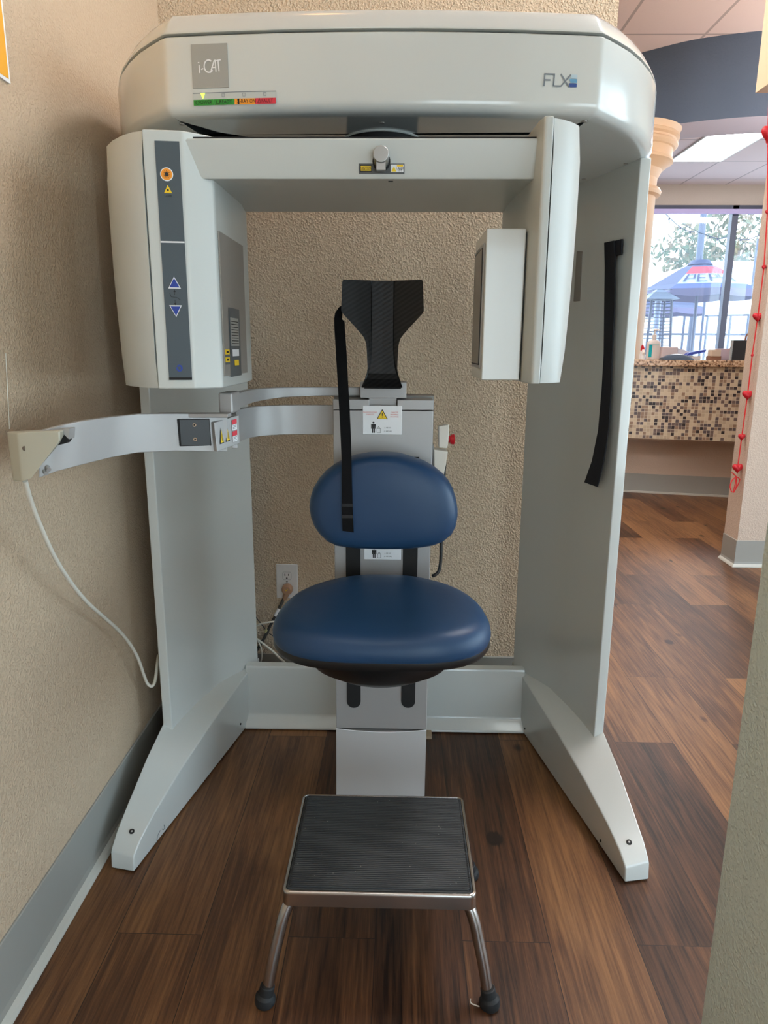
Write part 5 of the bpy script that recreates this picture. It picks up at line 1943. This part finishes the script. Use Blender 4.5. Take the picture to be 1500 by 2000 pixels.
def umbrella(name, label, px, y, z_rim, z_top, rad, rot, lettering=True):
    c = atY(px, 560, y)
    U_ = thing(name, label, 'umbrella', (c.x, y, -0.02), 'patio umbrellas')
    mb = MB()
    n_ = 8
    sub = 6
    def rim(a, k):     # straight hem between ribs
        a0 = math.floor((a - rot) / (2 * PI / n_) + 1e-6) * (2 * PI / n_) + rot
        t_ = (a - a0) / (2 * PI / n_)
        pa = Vector((math.cos(a0), math.sin(a0))); pb = Vector((math.cos(a0 + 2 * PI / n_), math.sin(a0 + 2 * PI / n_)))
        return pa * (1 - t_) + pb * t_
    levels = [(0.10, z_top), (0.30, z_top - (z_top - z_rim) * 0.14), (0.5, z_top - (z_top - z_rim) * 0.36), (0.78, z_top - (z_top - z_rim) * 0.66), (1.0, z_rim + 0.11)]
    def P(a, lv):
        r_, z = levels[lv]
        q = rim(a, 0) * rad * r_
        return (c.x + q.x, y + q.y, z)
    for k in range(n_):
        for s2_ in range(sub):
            a0 = rot + 2 * PI / n_ * (k + s2_ / sub); a1 = rot + 2 * PI / n_ * (k + (s2_ + 1) / sub)
            a0 += 1e-5; a1 -= 1e-5
            for lv in range(4):
                m_ = Mnavy
                if lettering and k in (0, 7):
                    m_ = (Mnavy, Mcred, Mwht, Mblue)[lv]
                mb.face([P(a0, lv), P(a1, lv), P(a1, lv + 1), P(a0, lv + 1)], m_)
            q0_, q1_ = P(a0, 4), P(a1, 4)
            dip0 = 0.10 + 0.03 * math.sin(PI * s2_ / sub); dip1 = 0.10 + 0.03 * math.sin(PI * (s2_ + 1) / sub)
            mb.face([q0_, q1_, (q1_[0], q1_[1], q1_[2] - dip1), (q0_[0], q0_[1], q0_[2] - dip0)], mat('lavender_valance', (92, 84, 112), 0.7) if k not in (1, 4) else Mnavy)
    can = mb.build('canopy', U_, smooth=False, recalc=False)
    mb = MB(); mb.tube([(c.x, y, z_top - .03), (c.x, y, z_top + .05), (c.x, y, z_top + .06)], [rad * .2, rad * .14, .02], Mnavy, 16); mb.tube([(c.x, y, z_top + .05), (c.x, y, z_top + .13)], [.02, .015], Mpole, 8)
    mb.build('vent_cap', U_)
    mb = MB(); mb.tube([(c.x, y, 0.02), (c.x, y, z_top)], 0.026, Mpole, 10); mb.build('pole', U_)
    mb = MB(); mb.tube([(c.x, y, -0.02), (c.x, y, .05), (c.x, y, .08)], [.28, .28, .05], Mpole, 20); mb.build('umbrella_base', U_)
    if lettering:
        # panel lettering, letters laid on the two canopy panels that face the window
        mb = MB()
        def panel(k):
            a0 = rot + 2 * PI / n_ * k
            pa = Vector((math.cos(a0), math.sin(a0), 0)); pb = Vector((math.cos(a0 + 2 * PI / n_), math.sin(a0 + 2 * PI / n_), 0))
            return pa, pb
        return U_, can, panel, c, levels
    return U_, can, None, c, levels


UY = 13.5
U1, can, panel, uc_, lv = umbrella('patio_umbrella', 'red white and blue lettered patio umbrella outside the left window', 1363, UY, 2.06, 2.66, 1.08, -PI / 2 - PI / 8 + PI / 8, True)
# lettering arches over the two front panels: k=7 and k=0 share the front rib
def front_map(u, v_):
    """u -1..1 around the front rib (two panels), v_ 0 rim .. 1 top, on the canopy surface"""
    k = 7 if u < 0 else 0
    pa, pb = panel(k)
    t_ = (u + 1) if u < 0 else u
    r_ = 0.765 - 0.25 * v_
    # radius -> height
    zz = None
    for (r0, z0_), (r1, z1_) in zip(lv, lv[1:]):
        if r0 <= r_ <= r1 + 1e-6:
            zz = z0_ + (z1_ - z0_) * (r_ - r0) / (r1 - r0)
    if zz is None:
        zz = lv[0][1]
    q_ = (pa * (1 - t_) + pb * t_) * 1.08 * r_
    return (uc_.x + q_.x, UY + q_.y - 0.012, zz + 0.012)


let = {'P': [[(0, 0), (0, 1), (.8, 1), (.8, .45), (0, .45)]], 'E': [[(.8, 1), (0, 1), (0, 0), (.8, 0)], [(0, .5), (.7, .5)]],
       'S': [[(.8, 1), (0, 1), (0, .52), (.8, .48), (.8, 0), (0, 0)]], 'I': [[(.3, 0), (.3, 1)]]}
word = 'PEPSI'
for i_, ch in enumerate(word):
    ub = -0.86 + i_ * 0.36
    mb = MB()
    for st_ in let[ch]:
        den = []
        for (a, b_), (c2_, d2_) in zip(st_, st_[1:]):
            for k in range(4):
                den.append((a + (c2_ - a) * k / 4, b_ + (d2_ - b_) * k / 4))
        den.append(st_[-1])
        mb.stroke([(ub + a * 0.30, 0.1 + b_ * 0.8) for a, b_ in den], 0.07, Mnavy, front_map)
    mb.build('letter', can, smooth=False, recalc=False)
umbrella('patio_umbrella', 'smaller looking blue umbrella behind and left of the lettered one', 1290, 17.0, 1.92, 2.45, 1.15, -PI / 2, False)

# patio heater: tall pyramid with wire guard
p = atY(1281, 640, 12.2); p.z = -0.02
HT = thing('patio_heater', 'tall pyramid patio heater with wire guards outside the window, left side', 'heater', tuple(p))
tw, bw, hz_ = .16, .24, 1.95
for sx_ in (-1, 1):
    for sy_ in (-1, 1):
        mb = MB(); mb.tube([p + Vector((sx_ * bw, sy_ * bw, 0)), p + Vector((sx_ * tw, sy_ * tw, hz_))], .022, Mpole, 6); mb.build('post', HT)
mb = MB()
for k in range(26):
    z = .75 + k * 0.055
    f_ = z / hz_
    w_ = bw + (tw - bw) * f_
    for s_ in (-1, 1):
        mb.tube([p + Vector((-w_, s_ * w_, z)), p + Vector((w_, s_ * w_, z))], .005, M_frame, 4)
        mb.tube([p + Vector((s_ * w_, -w_, z)), p + Vector((s_ * w_, w_, z))], .005, M_frame, 4)
mb.build('wire_guard', HT, smooth=False)
mb = MB(); mb.tube([p + Vector((0, 0, .7)), p + Vector((0, 0, hz_))], .05, mat('glass_tube', (170, 180, 210), .2), 14); mb.build('glass_tube', HT)
mb = MB(); mb.box(p.x - bw, p.x + bw, p.y - bw, p.y + bw, 0, .7, Mpole); mb.build('gas_housing', HT, smooth=False)
mb = MB(); mb.loft([[(p.x + a * .26, p.y + b_ * .26, hz_) for a, b_ in ((-1, -1), (1, -1), (1, 1), (-1, 1))], [(p.x + a * .04, p.y + b_ * .04, hz_ + .16) for a, b_ in ((-1, -1), (1, -1), (1, 1), (-1, 1))]], Mpole); mb.build('heater_hood', HT, smooth=False)

# trees
def tree(name, label, px, pyc, y, rx, rz, trunk, cols, nleaf):
    c = atY(px, pyc, y)
    T = thing(name, label, 'tree', (c.x, y, -0.02), 'trees outside')
    mb = MB()
    mb.tube([(c.x, y, -.02), (c.x + .05, y, c.z * .5), (c.x, y, c.z)], [trunk, trunk * .8, trunk * .5], mat('bark', (120, 104, 92), .9), 10)
    for k in range(6):
        a = 2 * PI * k / 6
        mb.tube([(c.x, y, c.z * .75), (c.x + rx * .5 * math.cos(a), y + rx * .4 * math.sin(a), c.z + rz * .35 * math.sin(k * 2.1))], [trunk * .4, trunk * .12], mat('bark', (120, 104, 92), .9), 6)
    mb.build('trunk', T)
    mb = MB()
    for k in range(nleaf):
        while True:
            v_ = Vector((random.uniform(-1, 1), random.uniform(-1, 1), random.uniform(-1, 1)))
            if v_.length < 1 and (v_.length > .45 or random.random() < .4):
                break
        q_ = Vector((c.x + v_.x * rx, y + v_.y * rx * .8, c.z + v_.z * rz * (1 - .25 * abs(v_.x))))
        r_ = random.uniform(.10, .22)
        ax = Vector((random.uniform(-1, 1), random.uniform(-1, 1), random.uniform(-.4, 1))).normalized()
        bx_ = ax.cross(Vector((.3, .9, .2))).normalized()
        cx_ = ax.cross(bx_)
        m_ = cols[k % len(cols)]
        mb.face([q_ - bx_ * r_, q_ - cx_ * r_ * .5, q_ + bx_ * r_, q_ + cx_ * r_ * .5], m_)
    mb.build('crown', T, smooth=False, recalc=False)


lf = [mat('olive_leaf', (104, 102, 78), .8), mat('tan_leaf', (128, 112, 90), .8), mat('green_leaf', (84, 92, 70), .8)]
tree('tree', 'big olive brown tree filling the upper right of the window view', 1440, 490, 32, 3.5, 1.8, .25, lf, 1500)
tree('tree', 'smaller tree left of the big one, above the lettered umbrella', 1366, 512, 40, 1.25, 1.2, .2, lf, 420)
# pole, fence, canopy roof, banner, string lights, rails
c = atY(1366, 500, 18)
mb = MB(); mb.tube([(c.x, 18, -.02), (c.x, 18, 6.0)], [.09, .07], Mpole, 10)
tag(mb.build('light_pole', None, origin=(c.x, 18, 0)), 'slim grey pole rising above the umbrellas', 'pole')
c = atY(1482, 500, 18)
mb = MB(); mb.tube([(c.x, 18, -.02), (c.x, 18, 3.7)], [.1, .09], Mpole, 10)
tag(mb.build('light_pole', None, origin=(c.x, 18, 0)), 'thicker grey post at the right edge of the window view', 'pole')
y = 19.0
a, b2_ = atY(1385, 520, y), atY(1500, 513, y)
mb = MB()
mb.box(a.x, b2_.x + 3, y, y + 5, a.z - .62, a.z - .02, mat('bright_shed_wall', (240, 240, 240), .8))
mb.box(a.x - .2, b2_.x + 3.2, y - .25, y + 5.2, a.z - .02, a.z + .10, mat('bright_shed_roof', (246, 246, 246), .8))
mb.box(a.x + .3, b2_.x + 3, y + .5, y + 5, -.02, a.z - .62, mat('bright_shed_wall', (240, 240, 240), .8))
tag(mb.build('white_shed', None, origin=(a.x, y, 0), smooth=False), 'bright white flat roofed shed behind the umbrella on the right', 'shed')
y = 15.0
q = [atY(1377, 583, y), atY(1475, 583, y), atY(1465, 615, y), atY(1377, 617, y)]
BN = thing('white_banner', 'white cloth banner hanging under the umbrella rim on the right', 'banner', tuple(q[3]))
mb = MB()
mb.loft([q, [p_ + Vector((0, .02, 0)) for p_ in q]], mat('white_cloth', (238, 230, 232), .8))
mb.build('cloth', BN, smooth=False)
mb = MB()
mb.tube([q[0], q[1]], .02, Mpole, 6)
mb.tube([q[3], q[2]], .02, M_frame, 6)
for p_ in (q[0], q[1]):
    mb.tube([(p_.x, y, -.02), (p_.x, y, p_.z)], .025, Mpole, 6)
mb.build('banner_frame', BN, smooth=False)
y = 18.5
mb = MB()
for py_ in (612, 652):
    a = atY(1200, py_, y); b2_ = atY(1560, py_, y)
    mb.tube([(a.x, y, a.z), (b2_.x, y, a.z)], .03, Mpole, 6)
for k in range(9):
    a = atY(1200 + 45 * k, 640, y)
    mb.tube([(a.x, y, -.02), (a.x, y, 2.1)], .03, Mpole, 6)
FN = thing('railing', 'thin rail fence across the bright yard outside', 'railing', (a.x - 3, y, -.02))
mb.build('rails', FN, smooth=False)
mb = MB()
a = atY(1200, 700, 25); b2_ = atY(1560, 700, 25)
mb.box(a.x - 3, b2_.x + 5, 25, 25.3, -.02, 1.55, mat('pale_block_wall', (226, 232, 236), .9))
tag(mb.build('yard_wall', None, origin=(a.x, 25, 0), smooth=False), 'low pale wall at the far side of the yard', 'wall', kind='thing')
SL = thing('string_lights', 'string of clear bulbs sagging across the window view', 'string lights', tuple(atY(1307, 425, 11.5)))
cpt = [(1280, 398), (1307, 425), (1329, 444), (1348, 452), (1368, 455), (1388, 462), (1402, 466), (1425, 463), (1460, 468), (1500, 450)]
mb = MB(); mb.tube(catmull([atY(x, y_, 11.5) for x, y_ in cpt], 4), .007, M_frame, 5); mb.build('cable', SL)
mb = MB(); mb.tube(catmull([atY(x, y_, 11.6) for x, y_ in ((1300, 418), (1340, 440), (1368, 455))], 4), .004, M_frame, 5); mb.build('guy_wire', SL)
for x, y_ in ((1307, 426), (1329, 444), (1348, 452.5), (1402, 466), (1447, 467), (1386, 462)):
    p_ = atY(x, y_, 11.5)
    mb = MB(); mb.tube([p_ + Vector((0, 0, .005)), p_ + Vector((0, 0, -.03))], .015, M_frame, 8); mb.tube([p_ + Vector((0, 0, -.03)), p_ + Vector((0, 0, -.05)), p_ + Vector((0, 0, -.075))], [.014, .024, .012], mat('clear_bulb', (235, 240, 245), .15), 10)
    mb.build('bulb', SL)

# ================================================================== WORLD AND LIGHT
w = bpy.data.worlds.new('sky')
S.world = w
w.use_nodes = True
N, L = w.node_tree.nodes, w.node_tree.links
bg = N['Background']
tc = N.new('ShaderNodeTexCoord')
sp = N.new('ShaderNodeSeparateXYZ')
L.new(tc.outputs['Generated'], sp.inputs[0])
cr = N.new('ShaderNodeValToRGB')
cr.color_ramp.elements[0].position = 0.0
cr.color_ramp.elements[0].color = (0.85, 0.94, 1.0, 1)
cr.color_ramp.elements[1].position = 0.6
cr.color_ramp.elements[1].color = (0.60, 0.80, 1.0, 1)
L.new(sp.outputs['Z'], cr.inputs['Fac'])
L.new(cr.outputs['Color'], bg.inputs['Color'])
bg.inputs['Strength'].default_value = 7.0
sd = bpy.data.lights.new('sun', 'SUN')
sd.energy = 2.2
sd.angle = 0.02
sd.color = (1.0, 0.96, 0.9)
so = bpy.data.objects.new('sun', sd)
COL.objects.link(so)
so.rotation_euler = (math.radians(48), 0, math.radians(-160))
so.location = (10, 30, 20)

S.view_settings.view_transform = 'Standard'
S.view_settings.look = 'None'
S.view_settings.gamma = 1.0
S.view_settings.exposure = -0.1
S.view_settings.use_curve_mapping = False
S.cycles.max_bounces = 8
S.cycles.diffuse_bounces = 5
S.cycles.glossy_bounces = 4
S.cycles.transparent_max_bounces = 12
S.cycles.sample_clamp_indirect = 6.0
S.cycles.caustics_reflective = False
S.cycles.caustics_refractive = False
S.cycles.use_denoising = True
